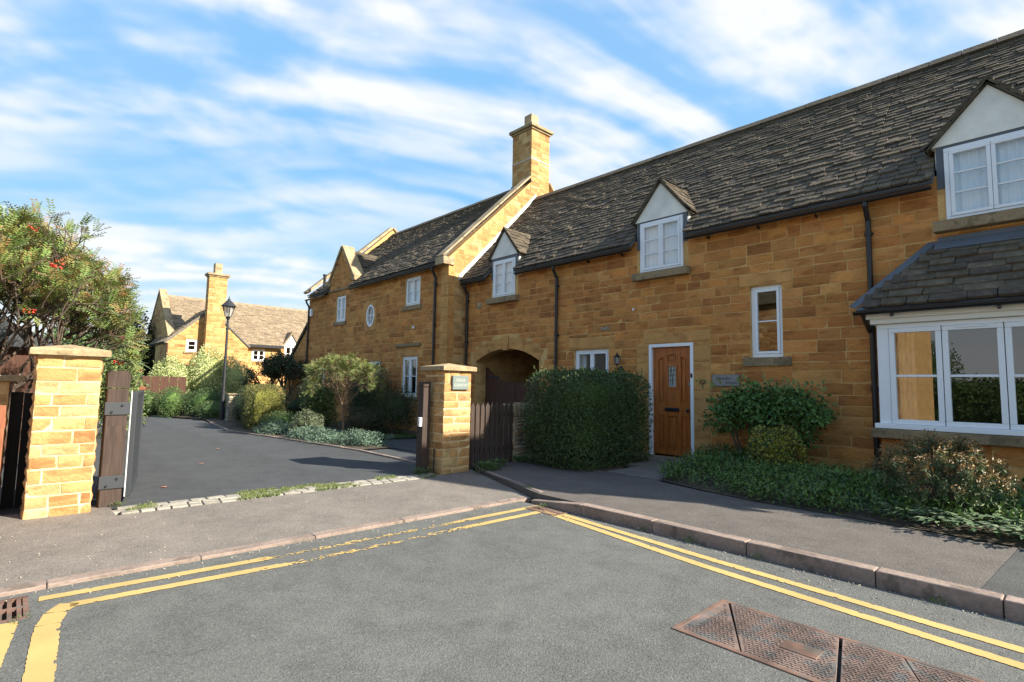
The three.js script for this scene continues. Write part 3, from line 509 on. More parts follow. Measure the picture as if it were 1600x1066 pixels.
{ // ---- house with the carriage arch
  const x0 = -11.85, x1 = -8.36, h = thing('terrace_house', 'golden stone terrace house with a carriage arch and small gabled dormer', 'house', [(x0 + x1) / 2, 0, F - 3]);
  const cx = -10.12, hw = 1.195, Rr = 2.39, cy = -0.03, arc = [], n = 16, a0 = Math.asin(hw / Rr);
  for (let i = 0; i <= n; i++) { const a = a0 - (i / n) * 2 * a0; arc.push([cx + Math.sin(a) * Rr, cy + Math.cos(a) * Rr]); }
  const win = [-10.64, -9.79, 3.71, 4.70];
  const shape = [[x0, 0], [cx - hw, 0], ...arc.slice().reverse(), [cx + hw, 0], [x1, 0], [x1, 4.42], [win[1] + 0.0, 4.42], [win[1], win[2]], [win[0], win[2]], [win[0], 4.42], [x0, 4.42]];
  const wall = houseShell(h, x0, x1, shape, []);
  const st = [], archHole = []; const ro = Rr + 0.285; // the arch stones keep the courses off
  for (let y = 0; y < 2.7; y += 0.03) { const k = y < cy + Math.cos(a0) * Rr ? hw + (y > 1.98 ? 0.16 : 0) : Math.sqrt(Math.max(0, ro * ro - (y + 0.015 - cy) ** 2)); if (k > 0.02) archHole.push([cx - Math.min(k, 1.44) - x0, cx + Math.min(k, 1.44) - x0, y, y + 0.0301]); }
  const byCourse = (va, vb) => { let m = 0; for (const q of archHole) if (q[3] > va && q[2] < vb) m = Math.max(m, (q[1] - q[0]) / 2); return m; };
  // courses are laid in bands, so the arch is cut course by course
  { const R = RNG(71); let v = 0; while (v < 4.34) { let hh = lerp(0.125, 0.18, R()); if (4.40 - v - hh < 0.1) hh = 4.40 - v; const m = byCourse(v + 0.02, v + hh - 0.02), hs = [[win[0] - 0.14 - x0, win[1] + 0.14 - x0, 3.555, 3.71], [win[0] - 0.086 - x0, win[1] + 0.086 - x0, 3.71, 4.5]]; if (m > 0) hs.push([cx - m - 0.01 - x0, cx + m + 0.01 - x0, v - 0.01, v + hh + 0.01]); stones(st, wall, FRONT(x0, F), { u0: 0.0, u1: x1 - x0, v0: v, v1: v + hh, hs: [hh, hh], ls: [0.2, 0.46], holes: hs, seed: Math.floor(R() * 1e6) }); v += hh; } }
  settle(st);
  // arch stones
  const vs = [[-a0, -0.275], [-0.27, -0.055], [0.055, 0.27], [0.275, a0]];
  for (const [p, q] of vs) { const pts = []; for (let i = 0; i <= 6; i++) { const a = lerp(p, q, i / 6); pts.push([cx + Math.sin(a) * ro, cy + Math.cos(a) * ro]); } for (let i = 6; i >= 0; i--) { const a = lerp(p, q, i / 6); pts.push([cx + Math.sin(a) * (Rr + 0.002), cy + Math.cos(a) * (Rr + 0.002)]); } part(wall, 'arch_stone', slab(FRONT(0, F + 0.016), pts.reverse(), [], 0.25), ashlarMat); }
  part(wall, 'keystone', slab(FRONT(0, F + 0.034), [[cx - 0.095, 2.325], [cx + 0.095, 2.325], [cx + 0.125, 2.70], [cx - 0.125, 2.70]], [], 0.25), ashlarMat);
  // boarded gates in the arch, their tops sweeping down to the middle
  const gz = F - 0.36;
  for (const s of [-1, 1]) {
    const bw = 0.115; let first = null;
    for (let i = 0; i < 10; i++) { const u0 = i * 0.1185 + 0.012, um = u0 + bw / 2, top = 1.50 + 0.44 * Math.pow(clamp((um - 0.1) / 1.09, 0, 1), 2.2), x = cx + s * um; const g = slab(FRONT(x, gz), [[-bw / 2, 0.06], [bw / 2, 0.06], [bw / 2, top + s * 0.02], [-bw / 2, top - s * 0.02]], [], 0.025, 0.003); if (!first) first = part(h, 'gate_leaf', g, gateWood, { label: 'dark boarded gate leaf inside the arch' }); else part(first, 'board', g, gateWood); }
    part(first, 'rail', box(cx + s * 0.02, cx + s * 1.19, 0.3, 0.42, gz - 0.07, gz - 0.028), gateWood); part(first, 'rail', box(cx + s * 0.02, cx + s * 1.19, 1.2, 1.32, gz - 0.07, gz - 0.028), gateWood);
    part(first, 'hinge', box(cx + s * 0.62, cx + s * 1.19, 1.62, 1.67, gz + 0.004, gz + 0.014), ironMat);
  }
  part(h, 'passage_wall', [box(cx - hw - 0.2, cx - hw - 0.02, 0, 4.2, F - 6, F - 0.3), box(cx + hw + 0.02, cx + hw + 0.2, 0, 4.2, F - 6, F - 0.3), box(cx - hw, cx + hw, 2.7, 2.8, F - 6, F - 0.3)], mortarMat);
  const tl = []; roofPair(h, tl, x0, x1 - 0.002, [DORM[0]], 301);
  dormer(h, tl, -10.22, 'dormer of the arch house', 310, { win, hw: 0.56, ap: 5.47 });
  layTiles(tl);
  gutter(h, x0 + 0.02, -10.80, 4.19, -9.02); gutter(h, -9.64, x1, 4.19, -9.02);
  downpipe(h, -11.70, 4.19, 0.02, F, -9.02);
  part(h, 'vent_plate', rbox(-11.31, -11.12, 3.50, 3.66, F, F + 0.022, 0.004), copingMat, { label: 'pale vent plate beside the dormer' });
  const fl = part(h, 'lead_flashing', slab(EAST(-11.825, 0), [[8.93, 4.33], [RIDGE.z * -1, 7.47], [-RIDGE.z, 7.62], [8.93, 4.49]], [], 0.02), flashMat, { label: 'pale lead flashing where the roof meets the taller gable' });
}
{ // ---- house with the panelled door
  const x0 = -8.36, x1 = -2.13, h = thing('terrace_house', 'golden stone terrace house with a varnished front door and gabled dormer', 'house', [(x0 + x1) / 2, 0, F - 3]);
  const dw = [-6.07, -5.12, 3.72, 4.75], door = [-5.89, -4.945, 0.13, 2.275], gw = [-7.83, -6.88, 0.95, 2.24], nw = [-3.885, -3.365, 1.965, 3.18];
  const shape = [[x0, 0], [x1, 0], [x1, 4.42], [dw[1], 4.42], [dw[1], dw[2]], [dw[0], dw[2]], [dw[0], 4.42], [x0, 4.42]];
  const wall = houseShell(h, x0, x1, shape, [door, gw, nw].map((q) => rect(...q)));
  const st = [], X = (q, e = 0) => [q[0] - e - x0, q[1] + e - x0, q[2], q[3]];
  const lint = [[-6.02, -4.62, 2.29, 2.49], [-7.98, -6.72, 2.255, 2.50], [-4.06, -3.19, 3.195, 3.40]], jamb = [];
  for (const [a, b] of [[-6.18, -5.90], [-4.935, -4.62]]) for (let y = 0.13, i = 0; y < 2.25; i++) { const hh = Math.min([0.52, 0.30, 0.44][i % 3], 2.285 - y); jamb.push([a, b, y, y + hh]); y += hh; }
  const sillB = [-4.02, -3.24, 1.80, 1.95];
  stones(st, wall, FRONT(x0, F), { u0: 0, u1: x1 - x0, v0: 0, v1: 4.41, hs: [0.135, 0.20], ls: [0.24, 0.56], seed: 81, holes: [X(door), X(gw), X(nw), X(dw, 0.086), X([-6.22, -4.98, 3.555, 3.72]), X(sillB), ...lint.map((q) => X(q)), ...jamb.map((q) => X(q))] });
  settle(st);
  for (const q of lint) part(wall, 'lintel', rbox(q[0] + 0.006, q[1] - 0.006, q[2], q[3] - 0.006, F - 0.05, F + 0.012, 0.006, q[0]), ashlarMat);
  for (const q of jamb) part(wall, 'jamb_stone', rbox(q[0] + 0.005, q[1] - 0.005, q[2] + 0.005, q[3] - 0.005, F - 0.05, F + 0.012, 0.006, q[2] * 3 + q[0]), ashlarMat);
  makeWindow(h, FRONT(0, F), ...gw, { cols: 2, rows: 1, back: 0.06, curtain: 'side', seed: 82, sill: [0.1, 0.12], label: 'white two-light window half hidden by the clipped hedge' });
  makeWindow(h, FRONT(0, F), ...nw, { cols: 1, rows: 2, back: 0.06, curtain: null, sill: [0.13, 0.15], seed: 83, label: 'narrow white window between door and bay' });
  part(h, 'room', [box(x0 + 0.4, x1 - 0.2, 0.0, 2.9, F - 3.2, F - 3.1), box(x0 + 0.4, x1 - 0.2, 2.6, 2.7, F - 3.1, F - 0.31), box(x0 + 0.4, x1 - 0.2, -0.02, 0.1, F - 3.1, F - 0.31)], roomMat);
  // the door
  const [da, db, dc, dd] = door, fw = 0.062;
  const fr = part(h, 'door_frame', [rbox(da, da + fw, dc, dd, F - 0.10, F + 0.02, 0.006), rbox(db - fw, db, dc, dd, F - 0.10, F + 0.02, 0.006), rbox(da + fw, db - fw, dd - fw, dd, F - 0.10, F + 0.02, 0.006)], whiteMat);
  const la = da + fw + 0.003, lb = db - fw - 0.003, lc = dc + 0.03, ld = dd - fw - 0.003, lw = lb - la, z = F - 0.045, Ux = (u) => la + u * lw / 0.81, Yt = (t) => ld - t;
  const glassBox = [Ux(0.33), Ux(0.49), Yt(0.76), Yt(0.37)];
  const panels = [[0.10, 0.245, 0.17, 1.06, 1], [0.30, 0.52, 0.12, 0.29, 2], [0.575, 0.72, 0.17, 1.06, 3], [0.10, 0.245, 1.30, 1.93, 0], [0.30, 0.52, 1.30, 1.93, 0], [0.575, 0.72, 1.30, 1.93, 0]];
  const outline = ([u0, u1, t0, t1, kind]) => (e) => { const rise = kind ? 0.05 : 0, L = kind === 1 ? rise : kind === 2 ? 0.02 : 0, Rr = kind === 3 ? rise : kind === 2 ? 0.02 : 0; return [[Ux(u0 + e), Yt(t1 - e)], [Ux(u1 - e), Yt(t1 - e)], [Ux(u1 - e), Yt(t0 + e + Rr)], [Ux((u0 + u1) / 2), Yt(t0 + e + (kind === 2 ? 0 : rise / 2.6))], [Ux(u0 + e), Yt(t0 + e + L)]]; };
  const leaf = part(h, 'door', slab(FRONT(0, z), rect(la, lb, lc, ld), [rect(...glassBox), ...panels.map((q) => outline(q)(0).reverse())], 0.04), doorWood, { label: 'varnished orange-brown panelled front door' });
  for (const q of panels) { const P = outline(q);
    part(leaf, 'moulding', slab(FRONT(0, z + 0.006), P(0.001), [P(0.018).reverse()], 0.03), doorWood);
    part(leaf, 'panel', [slab(FRONT(0, z - 0.024), P(0.003), [], 0.012), slab(FRONT(0, z - 0.010), P(0.045), [], 0.014, 0.003)], doorWood);
  }
  part(leaf, 'glazing_trim', slab(FRONT(0, z + 0.012), rect(glassBox[0] - 0.03, glassBox[1] + 0.03, glassBox[2] - 0.035, glassBox[3] + 0.03), [rect(...glassBox)], 0.012), doorWood);
  const gp = part(leaf, 'leaded_pane', slab(FRONT(0, z - 0.012), rect(...glassBox), [], 0.006), frostMat), gcx = (glassBox[0] + glassBox[1]) / 2;
  part(leaf, 'lead_strips', [[0.25, 0.30], [0.62, 0.30], [0.42, 0.72]].map(([p, q]) => rod([lerp(glassBox[0], glassBox[1], p), glassBox[2] + 0.01, z - 0.008], [lerp(glassBox[0], glassBox[1], q), glassBox[3] - 0.01, z - 0.008], 0.004, 0.004, 6)).concat([0.3, 0.55, 0.78].map((t) => rod([glassBox[0], lerp(glassBox[2], glassBox[3], t), z - 0.008], [glassBox[1], lerp(glassBox[2], glassBox[3], t + 0.05), z - 0.008], 0.004, 0.004, 6))), ironMat);
  part(leaf, 'letter_plate', rbox(Ux(0.25), Ux(0.56), Yt(1.23), Yt(1.16), z, z + 0.022, 0.012), blackMat);
  part(leaf, 'door_knob', [rod([Ux(0.745), Yt(1.20), z], [Ux(0.745), Yt(1.20), z + 0.04], 0.014), muv(plain(new THREE.SphereGeometry(0.032, 12, 8).translate(Ux(0.745), Yt(1.20), z + 0.055)))].map((g) => muv(g)), blackMat);
  part(leaf, 'lock', muv(rod([Ux(0.76), Yt(0.71), z], [Ux(0.76), Yt(0.71), z + 0.014], 0.026, 0.026, 14)), settMat);
  part(leaf, 'escutcheon', muv(rod([Ux(0.775), Yt(1.33), z], [Ux(0.775), Yt(1.33), z + 0.01], 0.014, 0.014, 10)), blackMat);
  part(fr, 'doorbell', rbox(db - 0.05, db - 0.015, 1.62, 1.70, F + 0.02, F + 0.034, 0.004), blackMat);
  part(h, 'doorstep', rbox(da - 0.05, db + 0.05, 0.0, dc, F - 0.14, F + 0.22, 0.012), sillMat);
  const tl = []; roofPair(h, tl, x0, x1 - 0.002, [DORM[1]], 331);
  dormer(h, tl, -5.60, 'dormer over the front door', 340, { win: dw });
  layTiles(tl);
  gutter(h, x0, -6.21, 4.19, -9.02); gutter(h, -4.99, x1, 4.19, -9.02);
  downpipe(h, -8.34, 4.19, 0.05, F, -9.02);
  for (const x of [-7.4, -6.5, -4.6, -3.7, -2.8]) part(h, 'gutter_bracket', box(x - 0.008, x + 0.008, 4.16, 4.21, F + 0.01, F + 0.10), blackMat);
  part(h, 'airbrick', rbox(-7.07, -6.86, 2.64, 2.70, F + 0.004, F + 0.018, 0.004), settMat); part(h, 'wall_clip', rbox(-6.26, -6.23, 2.98, 3.04, F, F + 0.04, 0.006), whiteMat);
  // house number
  const one = (x) => rbox(x - 0.008, x + 0.008, 1.50, 1.59, F + 0.012, F + 0.022, 0.003), ring = new THREE.TorusGeometry(0.032, 0.009, 6, 16).scale(0.8, 1.25, 0.6).translate(-4.755, 1.545, F + 0.018);
  part(h, 'house_number', [one(-4.815), muv(plain(ring))], blackMat, { label: 'small dark number 10 beside the door' });
}
{ // ---- house with the bay window
  const x0 = -2.13, x1 = 3.4, h = thing('terrace_house', 'golden stone terrace house with a white bay window and large dormer', 'house', [(x0 + x1) / 2, 0, F - 3]);
  const dw = [-1.19, -0.22, 3.75, 4.77], bayL = -1.93, bayR = 0.62, bz = -8.62;
  const shape = [[x0, 0], [x1, 0], [x1, 4.42], [dw[1], 4.42], [dw[1], dw[2]], [dw[0], dw[2]], [dw[0], 4.42], [x0, 4.42]];
  const wall = houseShell(h, x0, x1, shape, [rect(bayL + 0.1, bayR - 0.1, 0.9, 2.4)]);
  part(h, 'end_wall', slab(EAST(x1, F), [[0, 0], [6, 0], [6, 4.4], [2.76, 7.6], [0, 4.6]], [], 0.3), mortarMat);
  const st = [], X = (q, e = 0) => [q[0] - e - x0, q[1] + e - x0, q[2], q[3]];
  stones(st, wall, FRONT(x0, F), { u0: 0, u1: 3.2, v0: 0, v1: 4.41, hs: [0.135, 0.20], ls: [0.24, 0.56], seed: 91, holes: [X([bayL, bayR, 0, 2.62]), X(dw, 0.086), X([-1.36, 0.0, 3.58, 3.75])] });
  // bay
  const b = part(h, 'bay_wall', [box(bayL - 0.02, bayL + 0.18, 0, 0.80, F, bz - 0.06), box(bayL - 0.02, bayR, 0, 0.80, bz - 0.25, bz - 0.06)], mortarMat);
  stones(st, b, FRONT(bayL - 0.02, bz - 0.06), { u0: 0, u1: bayR - bayL, v0: 0, v1: 0.80, hs: [0.15, 0.2], ls: [0.3, 0.6], seed: 92 });
  stones(st, b, EAST(bayR, bz - 0.06), { u0: 0, u1: 0.5, v0: 0, v1: 0.80, hs: [0.15, 0.2], ls: [0.3, 0.6], seed: 93 });
  settle(st);
  part(b, 'stone_sill', rbox(bayL - 0.10, bayR + 0.1, 0.80, 0.925, F, bz + 0.06, 0.012), sillMat);
  const y0 = 0.945, y1 = 2.33, fz = bz, T = (a, c, d, e, f, g) => rbox(a, c, d, e, f, g, 0.007);
  const win = part(h, 'bay_window', [T(bayL - 0.05, bayR + 0.05, y0 - 0.015, y0 + 0.05, fz - 0.1, fz + 0.055), T(bayL, bayR, y1 - 0.06, y1, fz - 0.1, fz), T(bayL, bayL + 0.135, y0 + 0.05, y1 - 0.06, fz - 0.1, fz), T(bayR - 0.13, bayR, y0 + 0.05, y1 - 0.06, fz - 0.1, fz)], whiteMat, { label: 'white framed bay window of wide two-pane lights' });
  const mull = [bayL + 0.135, -1.23, -0.64, -0.05, bayR - 0.13], ym = 1.63;
  for (let i = 0; i + 1 < mull.length; i++) {
    const a = mull[i] + 0.004, c = mull[i + 1] - 0.004, s = 0.062, lo = y0 + 0.052, hi = y1 - 0.062, zz = fz + 0.018;
    part(win, 'sash', [T(a, c, lo, lo + s, fz - 0.05, zz), T(a, c, hi - s, hi, fz - 0.05, zz), T(a, a + s, lo + s, hi - s, fz - 0.05, zz), T(c - s, c, lo + s, hi - s, fz - 0.05, zz), T(a + s, c - s, ym - 0.016, ym + 0.016, fz - 0.035, zz - 0.006)], whiteMat);
    for (const [p, q] of [[lo + s, ym - 0.014], [ym + 0.014, hi - s]]) part(win, 'pane', new THREE.PlaneGeometry(c - a - 2 * s, q - p).translate((a + c) / 2, (p + q) / 2, fz - 0.012), glassMat);
    if (i % 2) part(win, 'trickle_vent', T(a + 0.14, c - 0.14, hi - 0.035, hi - 0.015, zz, zz + 0.012), whiteMat);
  }
  part(win, 'curtain', muv(plain(wavy(0.22, y1 - y0, 4, 0.03, 95).translate(bayL + 0.27, (y0 + y1) / 2, bz - 0.2))), M(0.27, 0.20, 0.135, { side: THREE.DoubleSide }), { label: 'beige curtain drawn to the side of the bay' });
  part(win, 'side_frame', [T(bayL, bayL + 0.06, y0, y1, F, bz - 0.1), T(bayR - 0.06, bayR, y0, y1, F, bz - 0.1)], whiteMat);
  part(h, 'room', [box(x0 + 0.1, x1 - 0.4, 0.0, 2.9, F - 3.6, F - 3.5), box(x0 + 0.1, x1 - 0.4, 2.6, 2.7, F - 3.5, F - 0.31), box(x0 + 0.1, x1 - 0.4, -0.02, 0.1, F - 3.5, F - 0.31), box(x0 + 0.01, x0 + 0.1, 0, 2.7, F - 3.5, F - 0.31), box(x1 - 0.5, x1 - 0.4, 0, 2.7, F - 3.5, F - 0.31)], roomMat);
  part(h, 'fascia', [T(bayL - 0.06, bayR + 0.06, y1 + 0.003, 2.50, F, bz + 0.06), T(bayL - 0.10, bayR + 0.10, 2.40, 2.47, bz + 0.05, bz + 0.10)], M(0.78, 0.76, 0.70, { roughness: 0.6 }));
  // bay roof with a hipped end
  const ez = bz + 0.16, ey = 2.53, ex = bayL - 0.20, tz = F + 0.01, ty = 3.44, hx = -1.30, run = ez - tz, rise = ty - ey, bs = Math.hypot(run, rise), sd = [0, rise / bs, -run / bs], rEnd = bayR + 0.2;
  const tl = [], br = deck(h, 'bay_roof', { E: [ex, ey, ez], A: [1, 0, 0], S: sd }, [[0, 0], [rEnd - ex, 0], [rEnd - ex - (hx - ex), bs], [hx - ex, bs]], 0.04, leadMat);
  tiles(tl, br, { E: [ex, ey, ez], A: [1, 0, 0], S: sd, len: rEnd - ex, slope: bs - 0.10, g0: 0.142, g1: 0.115, w: [0.2, 0.42], t: 0.03, seed: 96, cut: (y) => { const k = (y - ey) / rise * (hx - ex) + 0.03; return [[-1, k], [rEnd - ex - k, 99]]; } });
  part(br, 'hip_end', (() => { const g = new THREE.BufferGeometry(); const A = [ex, ey, ez], B = [ex, ey, tz], Cc = [hx, ty, tz]; g.setAttribute('position', new THREE.Float32BufferAttribute([...A, ...Cc, ...B], 3)); g.computeVertexNormals(); return muv(g); })(), roofMats(ROOF)[1]);
  part(br, 'hip_flashing', slab(new THREE.Matrix4(), [[0, 0], [1, 0], [1, 1], [0, 1]], [], 1).applyMatrix4((() => { const A = V(ex, ey + 0.03, ez), B = V(hx, ty + 0.045, tz), d = B.clone().sub(A), n = V().crossVectors(V(1, 0, 0), V(...sd)), s = V().crossVectors(n, d).normalize(); return new THREE.Matrix4().makeBasis(d, s.multiplyScalar(0.10), n.clone().multiplyScalar(0.012)).setPosition(A.x, A.y, A.z + 0.0); })()), leadMat);
  part(br, 'lead_apron', [slab(FRONT(0, F + 0.035), rect(hx, rEnd - (hx - ex), ty - 0.06, ty + 0.10), [], 0.022), muv(plain(new THREE.BoxGeometry(rEnd - 2 * (hx - ex) - ex + 0.06, 0.17, 0.014).applyMatrix4(new THREE.Matrix4().makeBasis(V(1, 0, 0), V(...sd), V(0, -sd[2], sd[1])).setPosition((hx + rEnd - (hx - ex)) / 2, ty - 0.02, tz + 0.07))))], leadMat);
  gutter(h, ex - 0.02, rEnd + 0.02, 2.455, ez + 0.03, 0.05);
  for (const x of [-1.72, -0.66, 0.3]) part(h, 'gutter_bracket', box(x - 0.014, x + 0.014, 2.42, 2.5, ez - 0.05, ez + 0.03), blackMat);
  part(h, 'gutter_outlet', [rod([-2.05, 2.48, ez], [-2.13, 2.30, F + 0.06], 0.034, 0.034, 10)].map((g) => muv(g)), blackMat);
  roofPair(h, tl, x0, x1, [DORM[2]], 361);
  dormer(h, tl, -0.70, 'dormer above the bay', 370, { win: dw, ap: 5.50, ey: 4.83, hw: 0.64 });
  layTiles(tl);
  gutter(h, x0 + 0.002, -1.32, 4.19, -9.02); gutter(h, -0.08, x1, 4.19, -9.02);
  downpipe(h, -2.10, 4.19, 0.1, F, -9.02);
  // taller gable further along the front, whose shadow falls over the gateway
  part(h, 'street_gable', slab(FRONT(0, F + 0.02), [[0.65, 4.2], [3.4, 4.2], [3.4, 5.7], [2.15, 6.85], [0.65, 5.35]], [], 0.35), mortarMat);
  part(h, 'street_gable_roof', [slab(FRONT(0, F + 0.08), [[0.5, 5.25], [0.62, 5.25], [2.15, 6.87], [3.43, 5.6], [3.5, 5.62], [2.15, 6.97]], [], 2.6)], roofMats(ROOF)[1]);
}

// ------------------------------------------------------------------ the taller house beyond
function rakeStones(parent, x0, x1, A, B, thick, n, mat, seed) { // coping slabs from A to B, both [z, y]
  const R = RNG(seed), d = V(0, B[1] - A[1], B[0] - A[0]), L = d.length(); d.normalize(); const nn = V(0, Math.abs(d.z), d.z < 0 ? d.y : -d.y).normalize();
  for (let i = 0; i < n; i++) { const len = L / n; const g = new RoundedBoxGeometry(x1 - x0, len - 0.008, thick, 1, 0.01); g.applyMatrix4(new THREE.Matrix4().makeBasis(V(1, 0, 0), d, V().crossVectors(V(1, 0, 0), d))); const c = V((x0 + x1) / 2, A[1], A[0]).addScaledVector(d, (i + 0.5) * len).addScaledVector(nn, thick / 2 + R() * 0.006); g.translate(c.x, c.y, c.z); part(parent, 'coping_stone', muv(plain(g), R() * 5), mat); }
}
function chimney(h, x0, x1, z0, z1, y0, y1, st, seed, opt = {}) {
  const c = part(h, 'chimney', box(x0, x1, y0, y1, z0, z1), mortarMat), w = x1 - x0, d = z1 - z0, o = { v0: y0, v1: y1, hs: [0.12, 0.2], ls: [0.2, 0.45], tones: PALE, ...opt };
  stones(st, c, EAST(x1, z1), { ...o, u0: -0.008, u1: d + 0.008, seed }); stones(st, c, FRONT(x0, z1), { ...o, u0: -0.008, u1: w + 0.008, seed: seed + 1 });
  part(c, 'cornice', [rbox(x0 - 0.045, x1 + 0.045, y1, y1 + 0.07, z0 - 0.045, z1 + 0.045), rbox(x0 - 0.10, x1 + 0.10, y1 + 0.07, y1 + 0.17, z0 - 0.10, z1 + 0.10)], capMat);
  const cx = (x0 + x1) / 2, cz = (z0 + z1) / 2; part(c, 'chimney_pot', [rbox(cx - 0.17, cx + 0.17, y1 + 0.17, y1 + 0.72, cz - 0.17, cz + 0.17, 0.02)], copingMat);
  return c;
}
{
  const L = -8.6, x0 = -21.35, x1 = -11.85, h = thing('gabled_house', 'taller golden stone house with a chimney on its sunlit parapet gable', 'house', [(x0 + x1) / 2, 0, L - 3.5]);
  const E2 = { y: 4.80, z: -8.38 }, R2 = { y: 8.05, z: -12.1 }, P2 = Math.atan2(R2.y - E2.y, E2.z - R2.z), S2 = [0, Math.sin(P2), -Math.cos(P2)], sl = Math.hypot(R2.y - E2.y, E2.z - R2.z);
  const wins = { upper: [-14.09, -13.25, 3.77, 4.63], gableWin: [-18.87, -18.09, 3.64, 4.60], low: [-14.13, -13.28, 1.05, 2.24], low2: [-16.25, -15.45, 1.05, 2.15], door: [-20.45, -19.62, 0.08, 1.97] };
  const oc = [-16.2, 3.67], orx = 0.27, ory = 0.375, oval = (k) => { const p = []; for (let i = 0; i < 28; i++) { const a = i / 28 * 6.2832; p.push([oc[0] + Math.cos(a) * (orx + k), oc[1] + Math.sin(a) * (ory + k)]); } return p; };
  const gx = -18.5, gh = 0.98, gy = 5.18, ga = 6.40;
  const wall = part(h, 'front_wall', slab(FRONT(0, L), [[x0, 0], [x1 - 0.004, 0], [x1 - 0.004, 4.86], [gx + gh, 4.86], [gx + gh, gy], [gx, ga], [gx - gh, gy], [gx - gh, 4.86], [x0, 4.86]], [...Object.values(wins).map((q) => rect(...q)), oval(0)], 0.3), mortarMat);
  part(h, 'back_wall', box(x0, x1, 0, 4.8, L - 7, L - 6.75), mortarMat);
  const east = part(h, 'gable_wall', slab(EAST(x1, L), [[0.004, 0], [7, 0], [7, 4.95], [3.5, 8.30], [0.004, 4.95]], [], 0.3), mortarMat);
  const st = [], X = (q, e = 0) => [q[0] - e - x0, q[1] + e - x0, q[2], q[3]];
  const hood = [-14.46, -13.12, 2.53, 2.62];
  stones(st, wall, FRONT(x0, L), { u0: 0, u1: x1 - x0 - 0.34, v0: 0, v1: 4.85, hs: [0.13, 0.21], ls: [0.24, 0.6], seed: 111, holes: [...Object.values(wins).map((q) => X(q)), X([oc[0] - 0.4, oc[0] + 0.4, 3.17, 4.17]), X(hood), X([-14.2, -13.1, 3.62, 3.77]), X([-18.98, -17.98, 3.51, 3.64]), X([-14.4, -13.0, 2.24, 2.53])] });
  stones(st, wall, FRONT(x0, L), { u0: gx - gh - x0, u1: gx + gh - x0, v0: 4.85, v1: 6.3, hs: [0.13, 0.2], ls: [0.2, 0.45], seed: 112, clip: (v) => { const k = v < gy ? gh : gh * (ga - v) / (ga - gy); return k > 0.1 ? [gx - k - x0, gx + k - x0] : null; } });
  // pale quoins where the front meets the gable wall
  { const R = RNG(113); let y = 0; while (y < 4.8) { const hh = Math.min(0.24 + R() * 0.14, 4.86 - y); part(wall, 'quoin', rbox(x1 - 0.335, x1 + 0.006, y + 0.005, y + hh - 0.005, L - 0.2, L + 0.014, 0.008, y * 3), ashlarMat); y += hh; } }
  const rY = (z) => EAVE[1] + (EAVE[2] - z) * Math.tan(PITCH);
  stones(st, east, EAST(x1, L), { u0: 0.205, u1: 3.5, v0: 0, v1: 8.25, hs: [0.15, 0.22], ls: [0.25, 0.62], seed: 114, tones: PALE, clip: (v) => v < 4.95 ? [0, 3.5] : [(v - 4.95) / 3.35 * 3.5 + 0.02, 3.5], keep: (u, v) => (u < 0.64 && v < 4.9) || v > rY(L - u) - 0.05 });
  stones(st, east, EAST(x1, L), { u0: 3.5, u1: 7, v0: 5, v1: 8.25, hs: [0.15, 0.22], ls: [0.25, 0.62], seed: 115, tones: PALE, clip: (v) => [3.5, 7 - (v - 4.95) / 3.35 * 3.5 - 0.02], keep: (u, v) => v > rY(2 * RIDGE.z - L + u) - 0.1 });
  const ch = chimney(h, -12.74, -11.845, -12.56, -11.73, 7.55, 9.74, st, 116);
  part(ch, 'damp_course', box(-12.757, -11.828, 8.74, 8.765, -12.577, -11.713), flashMat); part(ch, 'chimney_flashing', [box(-12.76, -11.80, 7.96, 8.0, -11.73, -11.69)], leadMat);
  settle(st);
  rakeStones(east, x1 - 0.30, x1 + 0.035, [-8.40, 4.93], [-11.74, 8.12], 0.05, 5, copingMat, 117);
  rakeStones(east, x1 - 0.30, x1 + 0.035, [-15.8, 4.93], [-12.56, 8.12], 0.075, 5, copingMat, 118);
  part(east, 'kneeler', rbox(x1 - 0.36, x1 + 0.05, 4.72, 4.93, -8.75, -8.37, 0.015), copingMat);
  // far end parapet
  const west = part(h, 'far_gable_wall', slab(WEST(x0, L - 7), [[0, 0], [6.996, 0], [6.996, 4.95], [3.5, 8.35], [0, 4.95]], [], 0.3), mortarMat);
  rakeStones(west, x0 - 0.04, x0 + 0.36, [-8.40, 4.95], [-12.1, 8.40], 0.10, 6, copingMat, 119); rakeStones(west, x0 - 0.04, x0 + 0.36, [-15.8, 4.95], [-12.1, 8.40], 0.10, 6, copingMat, 120);
  part(h, 'flue', [muv(rod([-20.35, 4.9, -8.75], [-20.35, 5.62, -8.75], 0.055, 0.055, 10)), muv(rod([-20.35, 5.62, -8.75], [-20.35, 5.68, -8.75], 0.075, 0.075, 10))], blackMat);
  // roof
  const tl = [], ra = { E: [x0 + 0.31, E2.y, E2.z], A: [1, 0, 0], S: S2 }, len = x1 - 0.31 - (x0 + 0.31), g0 = gx - gh - 0.02 - (x0 + 0.31), g1 = gx + gh + 0.02 - (x0 + 0.31), sc = 0.5;
  const roof = deck(h, 'roof', ra, [[0, 0], [g0, 0], [g0, sc], [g1, sc], [g1, 0], [len, 0], [len, sl], [0, sl]], 0.05, leadMat);
  tiles(tl, roof, { ...ra, len, slope: sl, g0: 0.155, g1: 0.09, w: [0.16, 0.31], seed: 121, cut: (y, s) => s < sc - 0.08 ? [[g0, g1]] : [] });
  deck(h, 'back_roof', { E: [x1 - 0.31, E2.y, 2 * R2.z - E2.z], A: [-1, 0, 0], S: [0, S2[1], -S2[2]] }, rect(0, len, 0, sl), 0.06, roofMats(ROOF)[0]);
  ridgeRow(roof, x0 + 0.31, x1 - 0.9, R2.y + 0.10, R2.z, 122);
